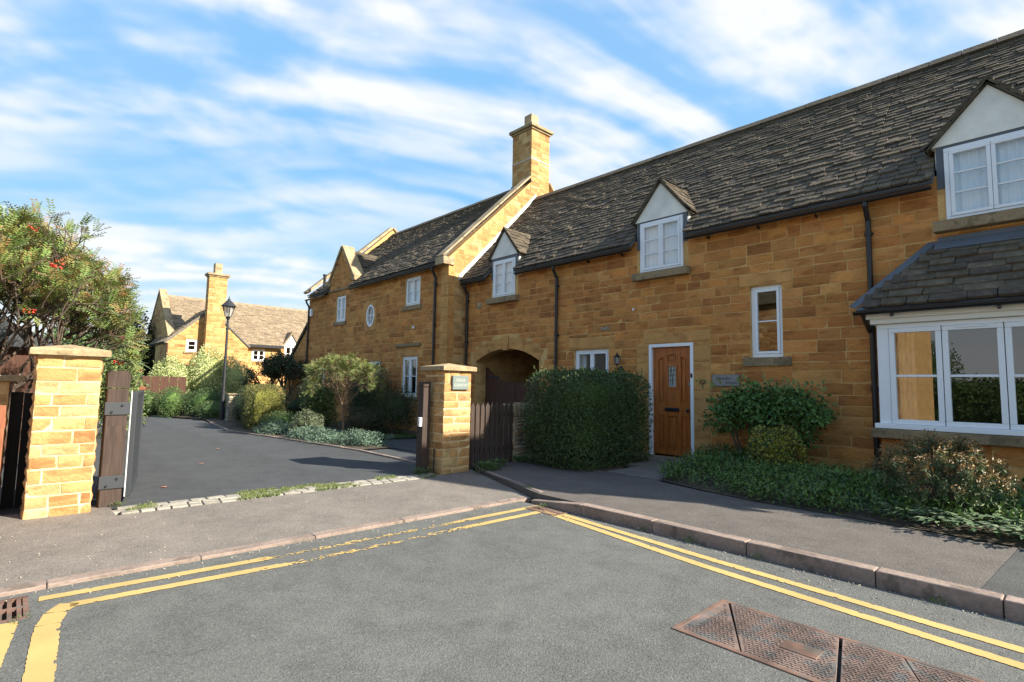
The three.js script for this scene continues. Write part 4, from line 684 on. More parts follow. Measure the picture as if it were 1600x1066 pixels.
  // stone wall gable over the far window, with its own small roof
  const z2 = (y) => E2.z - (y - E2.y) / Math.tan(P2), th = Math.atan2(ga - 0.1 - (gy - 0.12), gh), s3 = gh / Math.cos(th), zb = z2(ga) - 0.1, ln = L - 0.3 - zb, keep = (p) => p.z > z2(p.y) - 0.1;
  const rr = { E: [gx + gh, gy - 0.12, L - 0.3], A: [0, 0, -1], S: [-Math.cos(th), Math.sin(th), 0] }, rl = { E: [gx - gh, gy - 0.12, zb], A: [0, 0, 1], S: [Math.cos(th), Math.sin(th), 0] };
  const wg = deck(h, 'wall_gable_roof', rr, [[0, 0], [0.3, 0], [ln, s3], [0, s3]], 0.03); deck(h, 'wall_gable_roof', rl, [[ln - 0.3, 0], [ln, 0], [ln, s3], [0, s3]], 0.03);
  tiles(tl, wg, { ...rr, len: ln, slope: s3, g0: 0.16, g1: 0.13, keep, seed: 123 }); tiles(tl, wg, { ...rl, len: ln, slope: s3, g0: 0.16, g1: 0.13, keep, seed: 124 });
  layTiles(tl);
  for (const s of [-1, 1]) { // copings of the small gable
    const d = V(-s * gh, ga - gy, 0).normalize(), n = V(s * d.y, Math.abs(d.x), 0), Lc = Math.hypot(gh, ga - gy) + 0.06;
    for (let i = 0; i < 2; i++) { const g = new RoundedBoxGeometry(0.46, Lc / 2 - 0.006, 0.10, 1, 0.012); g.applyMatrix4(new THREE.Matrix4().makeBasis(V(0, 0, s), d, V().crossVectors(V(0, 0, s), d))); const c = V(gx + s * gh, gy, L - 0.16).addScaledVector(d, (i + 0.5) * Lc / 2 - 0.03).addScaledVector(n, 0.05); g.translate(c.x, c.y, c.z); part(wall, 'gable_coping', muv(plain(g), i + s), capMat); }
    part(wall, 'gable_kneeler', rbox(gx + s * gh - 0.1, gx + s * gh + 0.12, gy - 0.13, gy + 0.03, L - 0.38, L + 0.06, 0.015), capMat);
    part(wall, 'gable_side', box(gx + s * (gh - 0.13), gx + s * (gh - 0.003), 4.6, gy - 0.1, L - 1.2, L - 0.31), ashlarMat);
  }
  part(wall, 'string_course', rbox(gx - gh, gx + gh, 4.80, 4.88, L - 0.05, L + 0.05, 0.012), sillMat);
  part(wall, 'hood_mould', rbox(hood[0], hood[1], hood[2], hood[3], L - 0.03, L + 0.07, 0.015), sillMat); part(wall, 'lintel', rbox(-14.38, -13.02, 2.255, 2.52, L - 0.03, L + 0.010, 0.006), ashlarMat);
  part(wall, 'oval_surround', slab(FRONT(0, L + 0.014), rect(oc[0] - 0.395, oc[0] + 0.395, 3.175, 4.165), [oval(0.005).reverse()], 0.06), ashlarMat);
  const ow = part(h, 'window', slab(FRONT(0, L + 0.02), oval(-0.002), [oval(-0.06).reverse()], 0.08), whiteMat, { label: 'white oval window' });
  part(ow, 'glazing_bar', [box(oc[0] - 0.012, oc[0] + 0.012, oc[1] - ory + 0.05, oc[1] + ory - 0.05, L - 0.04, L), box(oc[0] - orx + 0.05, oc[0] + orx - 0.05, oc[1] - 0.012, oc[1] + 0.012, L - 0.045, L - 0.005)], whiteMat);
  part(ow, 'pane', slab(FRONT(0, L - 0.03), oval(-0.05), [], 0.004), glassMat); part(h, 'dark_room', box(x0 + 0.4, x1 - 0.4, 0.1, 4.7, L - 1.4, L - 1.3), roomMat);
  makeWindow(h, FRONT(0, L), ...wins.upper, { seed: 125, back: 0.05, sill: [0.11, 0.14], label: 'white window of the upper floor near the downpipe' });
  makeWindow(h, FRONT(0, L), ...wins.gableWin, { seed: 126, back: 0.05, sill: [0.11, 0.13], label: 'white window under the stone wall gable' });
  makeWindow(h, FRONT(0, L), ...wins.low, { seed: 127, back: 0.05, curtain: 'side', sill: [0.08, 0.11], label: 'white ground floor window beside the gate post' });
  makeWindow(h, FRONT(0, L), ...wins.low2, { seed: 128, back: 0.05, sill: [0.08, 0.11], label: 'white ground floor window behind the small tree' });
  const [da, db, dc, dd] = wins.door; const df = part(h, 'door_frame', [box(da, da + 0.07, dc, dd, L - 0.1, L + 0.02), box(db - 0.07, db, dc, dd, L - 0.1, L + 0.02), box(da + 0.07, db - 0.07, dd - 0.07, dd, L - 0.1, L + 0.02)], whiteMat);
  part(df, 'door', box(da + 0.073, db - 0.073, dc, dd - 0.073, L - 0.1, L - 0.06), M(0.03, 0.028, 0.025, { roughness: 0.5 }), { label: 'dark door in a white frame' });
  gutter(h, x0 + 0.02, gx - gh - 0.02, 4.68, -8.43); gutter(h, gx + gh + 0.02, x1 - 0.37, 4.68, -8.43);
  downpipe(h, -12.42, 4.68, 0.05, L, -8.43); downpipe(h, x0 + 0.1, 4.68, 0.05, L, -8.43);
  part(h, 'alarm_box', rbox(-21.1, -20.95, 4.05, 4.35, L, L + 0.08, 0.01), whiteMat); part(h, 'wall_lamp', rbox(-13.55, -13.48, 3.05, 3.13, L, L + 0.06, 0.01), whiteMat);
  // lower catslide wing at the far end
  const lt = part(h, 'catslide_wing', slab(FRONT(0, L - 0.02), [[x0, 0], [x0, 3.7], [x0 - 2.3, 1.9], [x0 - 2.3, 0]].reverse(), [], 4), mortarMat), st2 = [];
  stones(st2, lt, FRONT(x0 - 2.3, L - 0.02), { u0: 0, u1: 2.3, v0: 0, v1: 3.6, seed: 129, clip: (v) => v < 1.9 ? [0, 2.3] : [(v - 1.9) / 1.8 * 2.3, 2.3] }); settle(st2, 0);
  part(lt, 'verge', slab(FRONT(0, L + 0.06), [[x0, 3.72], [x0, 3.86], [x0 - 2.5, 1.9], [x0 - 2.5, 1.76]].reverse(), [], 4.1), roofMats(ROOF)[1]);
}

// ------------------------------------------------------------------ the far house at the end of the drive
{
  const X = -30, h = thing('far_house', 'sunlit stone house with a tall chimney at the end of the drive', 'house', [-33, 0, -9]), st = [], tl = [], o = { hs: [0.13, 0.2], ls: [0.25, 0.6], tones: PALE };
  const z0 = -5.25, z1 = -8.95, zc = (z0 + z1) / 2, ey = 3.25, ay = 4.98, w = z0 - z1;
  const win = [0.85, 1.33, 2.83, 3.43];
  const gab = part(h, 'wing_gable', slab(EAST(X, z0), [[0, 0], [w, 0], [w, ey], [w / 2, ay], [0, ey]], [rect(...win)], 0.3), mortarMat);
  stones(st, gab, EAST(X, z0), { ...o, u0: 0, u1: w, v0: 0, v1: 4.9, seed: 131, holes: [win], clip: (v) => v < ey ? [0, w] : [(v - ey) / (ay - ey) * w / 2, w - (v - ey) / (ay - ey) * w / 2] });
  makeWindow(h, EAST(X, z0), ...win, { cols: 1, rows: 2, back: 0.03, curtain: null, sill: [0.1, 0.1], seed: 132, label: 'small white window in the chimney gable' });
  part(h, 'wing_side', [box(X - 2.5, X - 0.3, 0, ey, z0 - 0.25, z0 - 0.003), box(X - 2.5, X - 0.3, 0, ey, z1, z1 + 0.25)], mortarMat);
  stones(st, gab, FRONT(X - 1.3, z0 - 0.003), { ...o, u0: 0, u1: 1.3, v0: 0, v1: ey, seed: 133 });
  const th = Math.atan2(ay - ey, w / 2), sl = Math.hypot(ay - ey, w / 2) + 0.14, dy = 0.12 * Math.sin(th), dz = 0.12 * Math.cos(th);
  const ra = { E: [X - 4.2, ey - dy + 0.05, z0 + dz], A: [1, 0, 0], S: [0, Math.sin(th), -Math.cos(th)] }, rb = { E: [X + 0.06, ey - dy + 0.05, z1 - dz], A: [-1, 0, 0], S: [0, Math.sin(th), Math.cos(th)] };
  const wr = deck(h, 'wing_roof', ra, rect(0, 4.26, 0, sl)); deck(h, 'wing_roof', rb, rect(0, 4.26, 0, sl));
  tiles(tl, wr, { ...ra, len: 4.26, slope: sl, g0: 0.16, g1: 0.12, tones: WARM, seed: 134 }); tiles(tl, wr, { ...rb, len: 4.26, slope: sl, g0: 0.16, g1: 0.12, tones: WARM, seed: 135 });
  // chimney stack on the gable, broad below its shoulders
  const ch = chimney(h, X + 0.0, X + 0.48, -7.64, -6.82, 1.3, 6.62, st, 136); part(ch, 'shoulder', slab(EAST(X + 0.46, z0), [[0.75, 0], [2.95, 0], [2.95, 1.78], [2.4, 2.2], [1.55, 2.2], [0.75, 1.78]], [], 0.455), mortarMat);
  stones(st, ch, EAST(X + 0.46, z0), { ...o, u0: 0.75, u1: 2.95, v0: 0, v1: 1.78, seed: 137 });
  for (const [a, b] of [[0.72, 1.57], [2.98, 2.38]]) part(ch, 'shoulder_coping', slab(EAST(X + 0.50, z0), a < b ? [[a, 1.76], [b, 2.18], [b, 2.28], [a, 1.86]] : [[b, 2.18], [a, 1.76], [a, 1.86], [b, 2.28]], [], 0.5), sillMat);
  // main range
  const mx = -31.3, er = { x: -31.05, y: 3.42 }, rd = { x: -34.25, y: 6.0 }, pm = Math.atan2(rd.y - er.y, er.x - rd.x), ml = Math.hypot(rd.y - er.y, er.x - rd.x), zEnd = -22;
  const wn = [11.30 - 5.2, 12.02 - 5.2, 2.60, 3.50], wn2 = [9.55 - 5.2, 10.25 - 5.2, 2.55, 3.2];
  const mw = part(h, 'front_wall', slab(EAST(mx, -5.2), [[0.4, 0], [-5.2 - zEnd, 0], [-5.2 - zEnd, 3.5], [wn[1], 3.5], [wn[1], wn[2]], [wn[0], wn[2]], [wn[0], 3.5], [0.4, 3.5]], [rect(...wn2)], 0.3), mortarMat);
  stones(st, mw, EAST(mx, -5.2), { ...o, u0: 3.6, u1: 9.5, v0: 0, v1: 3.5, seed: 138, holes: [wn, wn2] });
  makeWindow(h, EAST(mx, -5.2), ...wn, { back: 0.02, seed: 139, curtain: null, label: 'white dormer window of the far house' }); makeWindow(h, EAST(mx, -5.2), ...wn2, { back: 0.03, seed: 140, curtain: null, label: 'white window behind the dark shrub' });
  const mr = { E: [er.x, er.y, -5.8], A: [0, 0, -1], S: [-Math.cos(pm), Math.sin(pm), 0] }, mlen = -5.8 - zEnd;
  const rf = deck(h, 'roof', mr, [[0, 0], [wn[0] - 0.72, 0], [wn[0] - 0.72, 0.3], [wn[1] - 0.48, 0.3], [wn[1] - 0.48, 0], [mlen, 0], [mlen, ml], [0, ml]]); const c0 = wn[0] - 0.72, c1 = wn[1] - 0.48;
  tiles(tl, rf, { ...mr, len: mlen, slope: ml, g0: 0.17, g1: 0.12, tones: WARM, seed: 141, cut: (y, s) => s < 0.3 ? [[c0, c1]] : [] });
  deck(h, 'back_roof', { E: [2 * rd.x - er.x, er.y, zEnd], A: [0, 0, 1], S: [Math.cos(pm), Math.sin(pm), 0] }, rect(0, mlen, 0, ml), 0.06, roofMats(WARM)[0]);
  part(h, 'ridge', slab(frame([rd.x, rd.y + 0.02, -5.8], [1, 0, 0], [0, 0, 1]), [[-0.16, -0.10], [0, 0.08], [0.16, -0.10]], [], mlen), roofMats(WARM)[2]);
  const eg = part(h, 'end_gable', slab(FRONT(0, -5.55), [[2 * rd.x - mx, 0], [mx, 0], [mx, 3.6], [rd.x, 6.25], [2 * rd.x - mx, 3.6]], [], 0.3), mortarMat);
  stones(st, eg, FRONT(2 * rd.x - mx, -5.55), { ...o, u0: 0, u1: 2 * (mx - rd.x), v0: 0, v1: 6.1, seed: 142, clip: (v) => { const H = mx - rd.x, k = v < 3.6 ? H : H * (6.25 - v) / 2.65; return k > 0.1 ? [H - k, H + k] : null; } });
  for (const s of [-1, 1]) part(eg, 'coping_stone', slab(FRONT(0, -5.51), s > 0 ? [[mx + 0.15, 3.55], [mx + 0.15, 3.68], [rd.x, 6.38], [rd.x, 6.26]] : [[2 * rd.x - mx - 0.15, 3.55], [rd.x, 6.26], [rd.x, 6.38], [2 * rd.x - mx - 0.15, 3.68]], [], 0.34), capMat);
  // dormer gable of the far house
  const dc = (wn[0] + wn[1]) / 2; part(h, 'dormer', slab(EAST(mx + 0.03, -5.2), [[dc - 0.5, 3.5], [dc + 0.5, 3.5], [dc, 4.22]], [], 0.2), renderMat, { label: 'white dormer gable of the far house' });
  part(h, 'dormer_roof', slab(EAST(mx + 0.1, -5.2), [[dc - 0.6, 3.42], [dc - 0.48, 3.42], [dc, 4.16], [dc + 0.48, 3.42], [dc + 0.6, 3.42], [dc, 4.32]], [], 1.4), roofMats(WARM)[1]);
  part(h, 'back_wall', [box(-37.3, -37.1, 0, 3.4, zEnd, -5.5), box(-37.3, mx, 0, 3.4, zEnd, zEnd + 0.2)], mortarMat);
  part(h, 'gutter', [box(mx + 0.2, mx + 0.3, 3.30, 3.38, -5.2 - c0 - 0.6, z1 - 0.3), box(mx + 0.2, mx + 0.3, 3.30, 3.38, -20, -5.2 - c1 - 0.65)], blackMat); part(h, 'downpipe', muv(rod([X + 0.05, 3.2, z0 - 0.05], [X + 0.05, 0, z0 - 0.05], 0.045)), gateWood);
  settle(st, 0); layTiles(tl, 0);
}

// ------------------------------------------------------------------ gateway
function gatePillar(label, x1, z0, z1, seed) { // street face at x1, from z0 (near) to z1
  const d = z0 - z1, x0 = x1 - d, t = thing('gate_pillar', label, 'gate pillar', [(x0 + x1) / 2, 0.03, (z0 + z1) / 2]), st = [], top = 1.63;
  const c = part(t, 'mortar_core', box(x0 + 0.006, x1 - 0.006, 0, top, z1 + 0.006, z0 - 0.006), paleMortar);
  const o = { v0: 0.02, v1: top, hs: [0.105, 0.15], ls: [0.15, 0.36], tones: PALE, rough: 0.016, joint: 0.017 };
  stones(st, c, EAST(x1 - 0.006, z0), { ...o, u0: 0, u1: d, seed }); stones(st, c, FRONT(x0, z0 - 0.006), { ...o, u0: 0, u1: d, seed: seed + 1 });
  stones(st, c, WEST(x0 + 0.006, z1), { ...o, u0: 0, u1: d, seed: seed + 2 }); stones(st, c, NORTH(x1, z1 + 0.006), { ...o, u0: 0, u1: d, seed: seed + 3 });
  settle(st);
  // cap: a thick slab weathered up to a low point
  const e = 0.062, a = x0 - e, b = x1 + e, f = z1 - e, g = z0 + e, cx = (a + b) / 2, cz = (f + g) / 2, y0 = top + 0.002, y1 = top + 0.055, y2 = top + 0.125, P = [], q = (...v) => P.push(...v.flat());
  const A = [a, y0, f], B = [b, y0, f], Cc = [b, y0, g], D = [a, y0, g], A1 = [a, y1, f], B1 = [b, y1, f], C1 = [b, y1, g], D1 = [a, y1, g], T = [cx, y2, cz], k = 0.012;
  const in1 = (p) => [cx + (p[0] - cx) * 0.975, p[1] + k, cz + (p[2] - cz) * 0.975], A2 = in1(A1), B2 = in1(B1), C2 = in1(C1), D2 = in1(D1);
  for (const [p, s, u, v] of [[A, B, B1, A1], [B, Cc, C1, B1], [Cc, D, D1, C1], [D, A, A1, D1], [A1, B1, B2, A2], [B1, C1, C2, B2], [C1, D1, D2, C2], [D1, A1, A2, D2]]) q(p, u, s, p, v, u);
  q(A2, T, B2); q(B2, T, C2); q(C2, T, D2); q(D2, T, A2); q(A, B, Cc); q(A, Cc, D);
  const cg = new THREE.BufferGeometry(); cg.setAttribute('position', new THREE.Float32BufferAttribute(P, 3)); cg.computeVertexNormals(); part(t, 'cap_stone', muv(cg, seed), capMat);
  return t;
}
gatePillar('golden stone gate pillar beside the rowan tree and open grey gate', -6.98, -0.165, -0.675, 151);
gatePillar('golden stone gate pillar carrying the slate name plate', -6.75, -4.87, -5.40, 161);
{ // name plate on the pillar
  const cv = document.createElement('canvas'); cv.width = 512; cv.height = 330; const c = cv.getContext('2d');
  c.fillStyle = '#6c7771'; c.fillRect(0, 0, 512, 330); const R = RNG(5); for (let i = 0; i < 2600; i++) { c.fillStyle = `rgba(${R() < 0.5 ? '70,78,76' : '205,210,200'},0.10)`; c.fillRect(R() * 512, R() * 330, 2 + R() * 26, 2 + R() * 3); }
  c.fillStyle = '#a2a498'; c.textAlign = 'center'; c.font = 'bold 96px serif'; c.fillText('CRAGE', 256, 138); c.font = 'bold 92px serif'; c.fillText('GARDENS', 256, 256, 440);
  const tx = new THREE.CanvasTexture(cv); tx.colorSpace = THREE.SRGBColorSpace;
  const t = thing('name_plate', 'grey slate name plate lettered CRAGE GARDENS on the gate pillar', 'sign', [-6.74, 1.47, -5.16]);
  part(t, 'slate', rbox(-6.742, -6.712, 1.335, 1.555, -5.315, -5.005, 0.004), M(0.17, 0.19, 0.18, { roughness: 0.6 }));
  part(t, 'lettering', new THREE.PlaneGeometry(0.30, 0.21).rotateY(Math.PI / 2).translate(-6.7105, 1.445, -5.16), new THREE.MeshStandardMaterial({ map: tx, roughness: 0.7 }));
}
{ // near gate post with strap brackets, and the leaf folded back into the drive
  const t = thing('gate_post', 'dark brown timber gate post with two iron strap brackets', 'gate post', [-7.22, 0.04, -0.84]), x0 = -7.32, x1 = -7.14, z0 = -0.75, z1 = -0.945;
  part(t, 'post', rbox(x0, x1, 0, 1.30, z1, z0, 0.012), darkWood);
  const hd = slab(EAST(x1 + 0.002, z0 + 0.002), [[0, 1.31], [0.199, 1.31], [0.199, 1.46], [0.17, 1.495], [0.03, 1.495], [0, 1.46]], [], x1 - x0 + 0.004, 0); part(t, 'post_head', hd, darkWood);
  for (const y of [0.24, 1.02]) { const s = part(t, 'strap', [rbox(x1, x1 + 0.014, y, y + 0.135, z1 - 0.012, z0 + 0.012, 0.004), rbox(x0 + 0.02, x1 + 0.014, y, y + 0.135, z1 - 0.018, z1 - 0.004, 0.003)], greyPaint); for (const [dy, dz] of [[0.03, 0.05], [0.10, 0.14]]) part(s, 'bolt', muv(rod([x1 + 0.012, y + dy, z0 - dz], [x1 + 0.026, y + dy, z0 - dz], 0.013, 0.011, 8)), blackMat); }
  part(t, 'hanging_bar', rbox(x1 - 0.022, x1 - 0.008, 0.14, 1.28, z1 - 0.032, z1 - 0.020, 0.002), flashMat, { label: 'pale galvanised bar down the edge of the post' });
  const g = thing('gate_leaf', 'grey metal gate leaf folded back behind the strapped post', 'gate', [-7.3, 0.1, -1.0]), A = [-7.26, -1.015], B = [-8.75, -1.30], ang = Math.atan2(-(B[1] - A[1]), B[0] - A[0]), Lg = Math.hypot(B[0] - A[0], B[1] - A[1]);
  const turn = (q) => q.rotateY(ang).translate(A[0], 0, A[1]);
  part(g, 'sheet', turn(rbox(0.05, Lg - 0.05, 0.16, 1.22, -0.012, 0.012, 0.004)), greyPaint);
  part(g, 'frame', [turn(rbox(0, 0.05, 0.12, 1.26, -0.025, 0.025, 0.006)), turn(rbox(Lg - 0.05, Lg, 0.12, 1.26, -0.025, 0.025, 0.006)), turn(rbox(0.05, Lg - 0.05, 0.12, 0.17, -0.025, 0.025, 0.006)), turn(rbox(0.05, Lg - 0.05, 1.21, 1.26, -0.025, 0.025, 0.006))], greyPaint);
  part(g, 'end_cap', turn(rbox(Lg - 0.09, Lg + 0.004, 1.263, 1.31, -0.03, 0.03, 0.006)), terracotta);
}
{ // far gate post
  const t = thing('gate_post', 'dark brown timber gate post with a white latch box beside the name plate pillar', 'gate post', [-7.08, 0.04, -4.72]);
  part(t, 'post', rbox(-7.16, -7.0, 0, 1.36, -4.80, -4.66, 0.012), darkWood); part(t, 'post_head', rbox(-7.165, -6.995, 1.365, 1.45, -4.805, -4.655, 0.02), darkWood);
  part(t, 'latch_box', rbox(-7.06, -7.0, 0.76, 0.90, -4.655, -4.61, 0.008), whiteMat); part(t, 'latch_bolt', rbox(-7.05, -7.03, 0.80, 0.84, -4.61, -4.585, 0.004), ironMat);
  part(t, 'drop_bolt', muv(rod([-6.93, 0.05, -4.84], [-6.93, 0.42, -4.84], 0.012)), ironMat);
}
{ // picket wicket
  const t = thing('picket_fence', 'short dark brown picket fence between pillar and dry stone wall', 'fence', [-6.9, 0.05, -5.95]); const R = RNG(171);
  for (let i = 0; i < 9; i++) { const z = -5.50 - i * 0.108, hh = 1.10 + (R() - 0.5) * 0.015; part(t, 'picket', slab(EAST(-6.87, z), [[0, 0.05], [0.078, 0.05], [0.078, hh - 0.04], [0.039, hh + 0.025], [0, hh - 0.04]], [], 0.02, 0.002), darkWood); }
  for (const y of [0.3, 0.88]) part(t, 'rail', rbox(-6.945, -6.893, y, y + 0.08, -6.48, -5.44, 0.006), darkWood);
}
{ // dry stone wall end with upright coping
  const t = thing('dry_stone_wall', 'low dry stone wall with upright coping stones beside the picket fence', 'wall', [-7.0, 0.05, -7.3]), st = [];
  const c = part(t, 'wall_core', box(-7.28, -6.88, 0, 0.86, -8.6, -6.50), M(0.16, 0.13, 0.09, { map: stoneMap })), grey = [[0.36, 0.29, 0.19], [0.30, 0.24, 0.16], [0.42, 0.33, 0.21], [0.34, 0.22, 0.12]];
  const o = { v0: 0.03, v1: 0.86, hs: [0.045, 0.085], ls: [0.13, 0.34], tones: grey, rough: 0.02, joint: 0.008 };
  stones(st, c, EAST(-6.88, -6.49), { ...o, u0: 0, u1: 1.4, seed: 172 }); stones(st, c, FRONT(-7.28, -6.50), { ...o, u0: 0, u1: 0.41, seed: 173 }); settle(st);
  const R = RNG(174); for (let z = -6.50; z > -7.9;) { const w = 0.06 + R() * 0.06, hh = 0.17 + R() * 0.08; const g = new RoundedBoxGeometry(0.40, hh, w - 0.008, 2, 0.025); const p = g.attributes.position; for (let i = 0; i < p.count; i++) p.setXYZ(i, p.getX(i) * (1 - 0.25 * Math.max(0, p.getY(i) / hh)), p.getY(i), p.getZ(i)); g.rotateX((R() - 0.5) * 0.25 - 0.12); g.translate(-7.08 + (R() - 0.5) * 0.03, 0.86 + hh / 2, z - w / 2); g.computeVertexNormals(); part(t, 'coping_stone', muv(plain(g), R() * 4), sillMat); z -= w; }
}
{ // wall lantern by the door
  const t = thing('wall_lantern', 'black coach lantern on the wall left of the front door', 'wall lamp', [-6.56, 1.75, F]), x = -6.56, z = F + 0.14;
  part(t, 'back_plate', muv(plain(new THREE.SphereGeometry(0.055, 12, 8).scale(0.9, 1.2, 0.5).translate(x, 1.80, F + 0.012))), blackMat);
  part(t, 'arm', [[x, 1.80, F + 0.02], [x, 1.775, F + 0.10], [x, 1.82, z], [x, 1.87, z]].slice(0, 3).map((p, i, a) => i < 2 ? muv(rod(p, a[i + 1], 0.011)) : muv(rod(p, [x, 1.885, z], 0.011))), blackMat);
  const lg = (r0, r1, y0, y1) => muv(plain(new THREE.CylinderGeometry(r1, r0, y1 - y0, 6).translate(x, (y0 + y1) / 2, z)));
  part(t, 'lantern_base', lg(0.03, 0.045, 1.88, 1.905), blackMat); part(t, 'lantern_glass', lg(0.042, 0.068, 1.906, 2.04), new THREE.MeshPhysicalMaterial({ color: C(0.75, 0.78, 0.78), roughness: 0.2, transmission: 0.7, thickness: 0 }));
  part(t, 'lantern_bars', [0, 1, 2, 3, 4, 5].map((i) => { const a = i * Math.PI / 3; return muv(rod([x + Math.sin(a) * 0.044, 1.905, z + Math.cos(a) * 0.044], [x + Math.sin(a) * 0.070, 2.04, z + Math.cos(a) * 0.070], 0.005, 0.005, 5)); }), blackMat);
  part(t, 'lantern_roof', [lg(0.082, 0.03, 2.04, 2.085), lg(0.028, 0.012, 2.085, 2.12), lg(0.006, 0.004, 2.12, 2.15)], blackMat);
}
{ // house name board
  const cv = document.createElement('canvas'); cv.width = 512; cv.height = 220; const c = cv.getContext('2d'); c.fillStyle = '#8f8884'; c.fillRect(0, 0, 512, 220); const R = RNG(6);
  for (let i = 0; i < 900; i++) { c.fillStyle = `rgba(${R() < 0.5 ? '60,56,54' : '170,165,160'},0.10)`; c.fillRect(R() * 512, R() * 220, 20 + R() * 90, 2); }
  c.fillStyle = '#1c1a19'; c.font = 'bold 78px serif'; c.fillText('Hunslet', 60, 95); c.font = 'bold 58px serif'; c.fillText('Retreat', 255, 175);
  const tx = new THREE.CanvasTexture(cv); tx.colorSpace = THREE.SRGBColorSpace;
  const t = thing('house_name_board', 'grey wooden house name board above the climbing shrub', 'sign', [-4.33, 1.57, F]);
  part(t, 'board', rbox(-4.58, -4.08, 1.47, 1.675, F + 0.01, F + 0.032, 0.008), M(0.24, 0.225, 0.215, { map: woodMap }));
  part(t, 'lettering', new THREE.PlaneGeometry(0.47, 0.19).translate(-4.33, 1.572, F + 0.0335), new THREE.MeshStandardMaterial({ map: tx, roughness: 0.8 }));
}
{ // street lamp at the far end of the drive
  const x = -20.4, z = -5.37, t = thing('street_lamp', 'black Victorian style street lamp in front of the far house', 'street lamp', [x, 0.05, z]), lg = (r0, r1, y0, y1, n = 10) => muv(plain(new THREE.CylinderGeometry(r1, r0, y1 - y0, n).translate(x, (y0 + y1) / 2, z)));
  part(t, 'post', [lg(0.075, 0.06, 0.05, 1.0), lg(0.05, 0.038, 1.0, 3.55), lg(0.075, 0.075, 1.0, 1.05), lg(0.055, 0.055, 2.2, 2.24), lg(0.058, 0.058, 3.2, 3.26), lg(0.04, 0.09, 3.55, 3.66)], ironMat);
  part(t, 'lantern_glass', lg(0.10, 0.20, 3.67, 4.02, 4), new THREE.MeshPhysicalMaterial({ color: C(0.86, 0.86, 0.83), roughness: 0.25, transmission: 0.6, thickness: 0 }));
  part(t, 'lantern_frame', [0, 1, 2, 3].map((i) => { const a = i * Math.PI / 2; return muv(rod([x + Math.sin(a) * 0.10, 3.66, z + Math.cos(a) * 0.10], [x + Math.sin(a) * 0.205, 4.03, z + Math.cos(a) * 0.205], 0.012, 0.012, 5)); }), ironMat);
  part(t, 'lantern_roof', [lg(0.25, 0.22, 4.02, 4.06, 12), lg(0.22, 0.08, 4.06, 4.22, 12), lg(0.05, 0.05, 4.22, 4.28), lg(0.028, 0.004, 4.28, 4.40)], ironMat);
}
{ // low wall, gate and store at the neighbour's corner, at the near end of the row
  const t = thing('neighbour_wall', 'low stone wall end with a flat cap beside the terracotta gate', 'wall', [-7.75, 0, 0.35]), st = [];
  const c = part(t, 'wall_core', box(-7.95, -7.56, 0, 1.36, 0.02, 0.8), mortarMat); stones(st, c, EAST(-7.56, 0.8), { u0: 0, u1: 0.78, v0: 0, v1: 1.36, seed: 181, tones: PALE }); stones(st, c, NORTH(-7.56, 0.02), { u0: 0, u1: 0.39, v0: 0, v1: 1.36, seed: 182, tones: PALE }); settle(st);
  part(t, 'cap_stone', rbox(-8.0, -7.5, 1.36, 1.425, -0.10, 0.85, 0.012), capMat);
  const g = thing('side_gate', 'terracotta painted board gate beside the near pillar', 'gate', [-7.3, 0.05, 0.4]); for (let i = 0; i < 6; i++) part(g, 'board', slab(EAST(-7.28, 0.98 - i * 0.16), [[0, 0.08], [0.155, 0.08], [0.155, 1.20 - i * 0.015], [0, 1.215 - i * 0.015]], [], 0.03), terracotta);
  part(g, 'rail', box(-7.36, -7.312, 0.9, 1.0, 0.02, 0.98), terracotta);
  const d = thing('dark_gap_boards', 'near black boards standing in for the dark gap behind the near gate pillar', 'fence', [-7.75, 0, -0.3]); for (let i = 0; i < 7; i++) part(d, 'board', rbox(-7.70, -7.67, 0.04, 1.25 - (i % 2) * 0.01, 0.0 - i * 0.105 - 0.10, 0.0 - i * 0.105, 0.004, i), M(0.022, 0.019, 0.017, { map: woodMap }));  // near-black board colour stands in for the dark gap here
  structure('edging_kerb', null, null, [-6.3, 0, 0]); const k = scene.children[scene.children.length - 1]; for (let i = 0; i < 3; i++) part(k, 'edging_stone', rbox(-6.95 + i * 0.5, -6.46 + i * 0.5, -0.05, 0.11, 0.02 + i * 0.03, 0.14 + i * 0.03, 0.01, i), kerbMat);
  const s = thing('garden_store', 'dark slate roofed garden store behind the rowan tree', 'shed', [-16, 0, 1]); part(s, 'wall', box(-18, -13.2, 0, 2.0, -0.55, 4), gateWood); part(s, 'roof', slab(EAST(-13.0, 4.2), [[-0.1, 1.95], [4.95, 1.95], [2.4, 3.3]], [], 5.2), M(0.075, 0.08, 0.088, { map: tileMap }));
  const bf = thing('board_fence', 'dark board fence between the store and the far house', 'fence', [-24.6, 0, -3]); for (let i = 0; i < 16; i++) part(bf, 'board', box(-24.63, -24.6, 0.05, 1.55, -0.6 - i * 0.3, -0.32 - i * 0.3), gateWood);
}

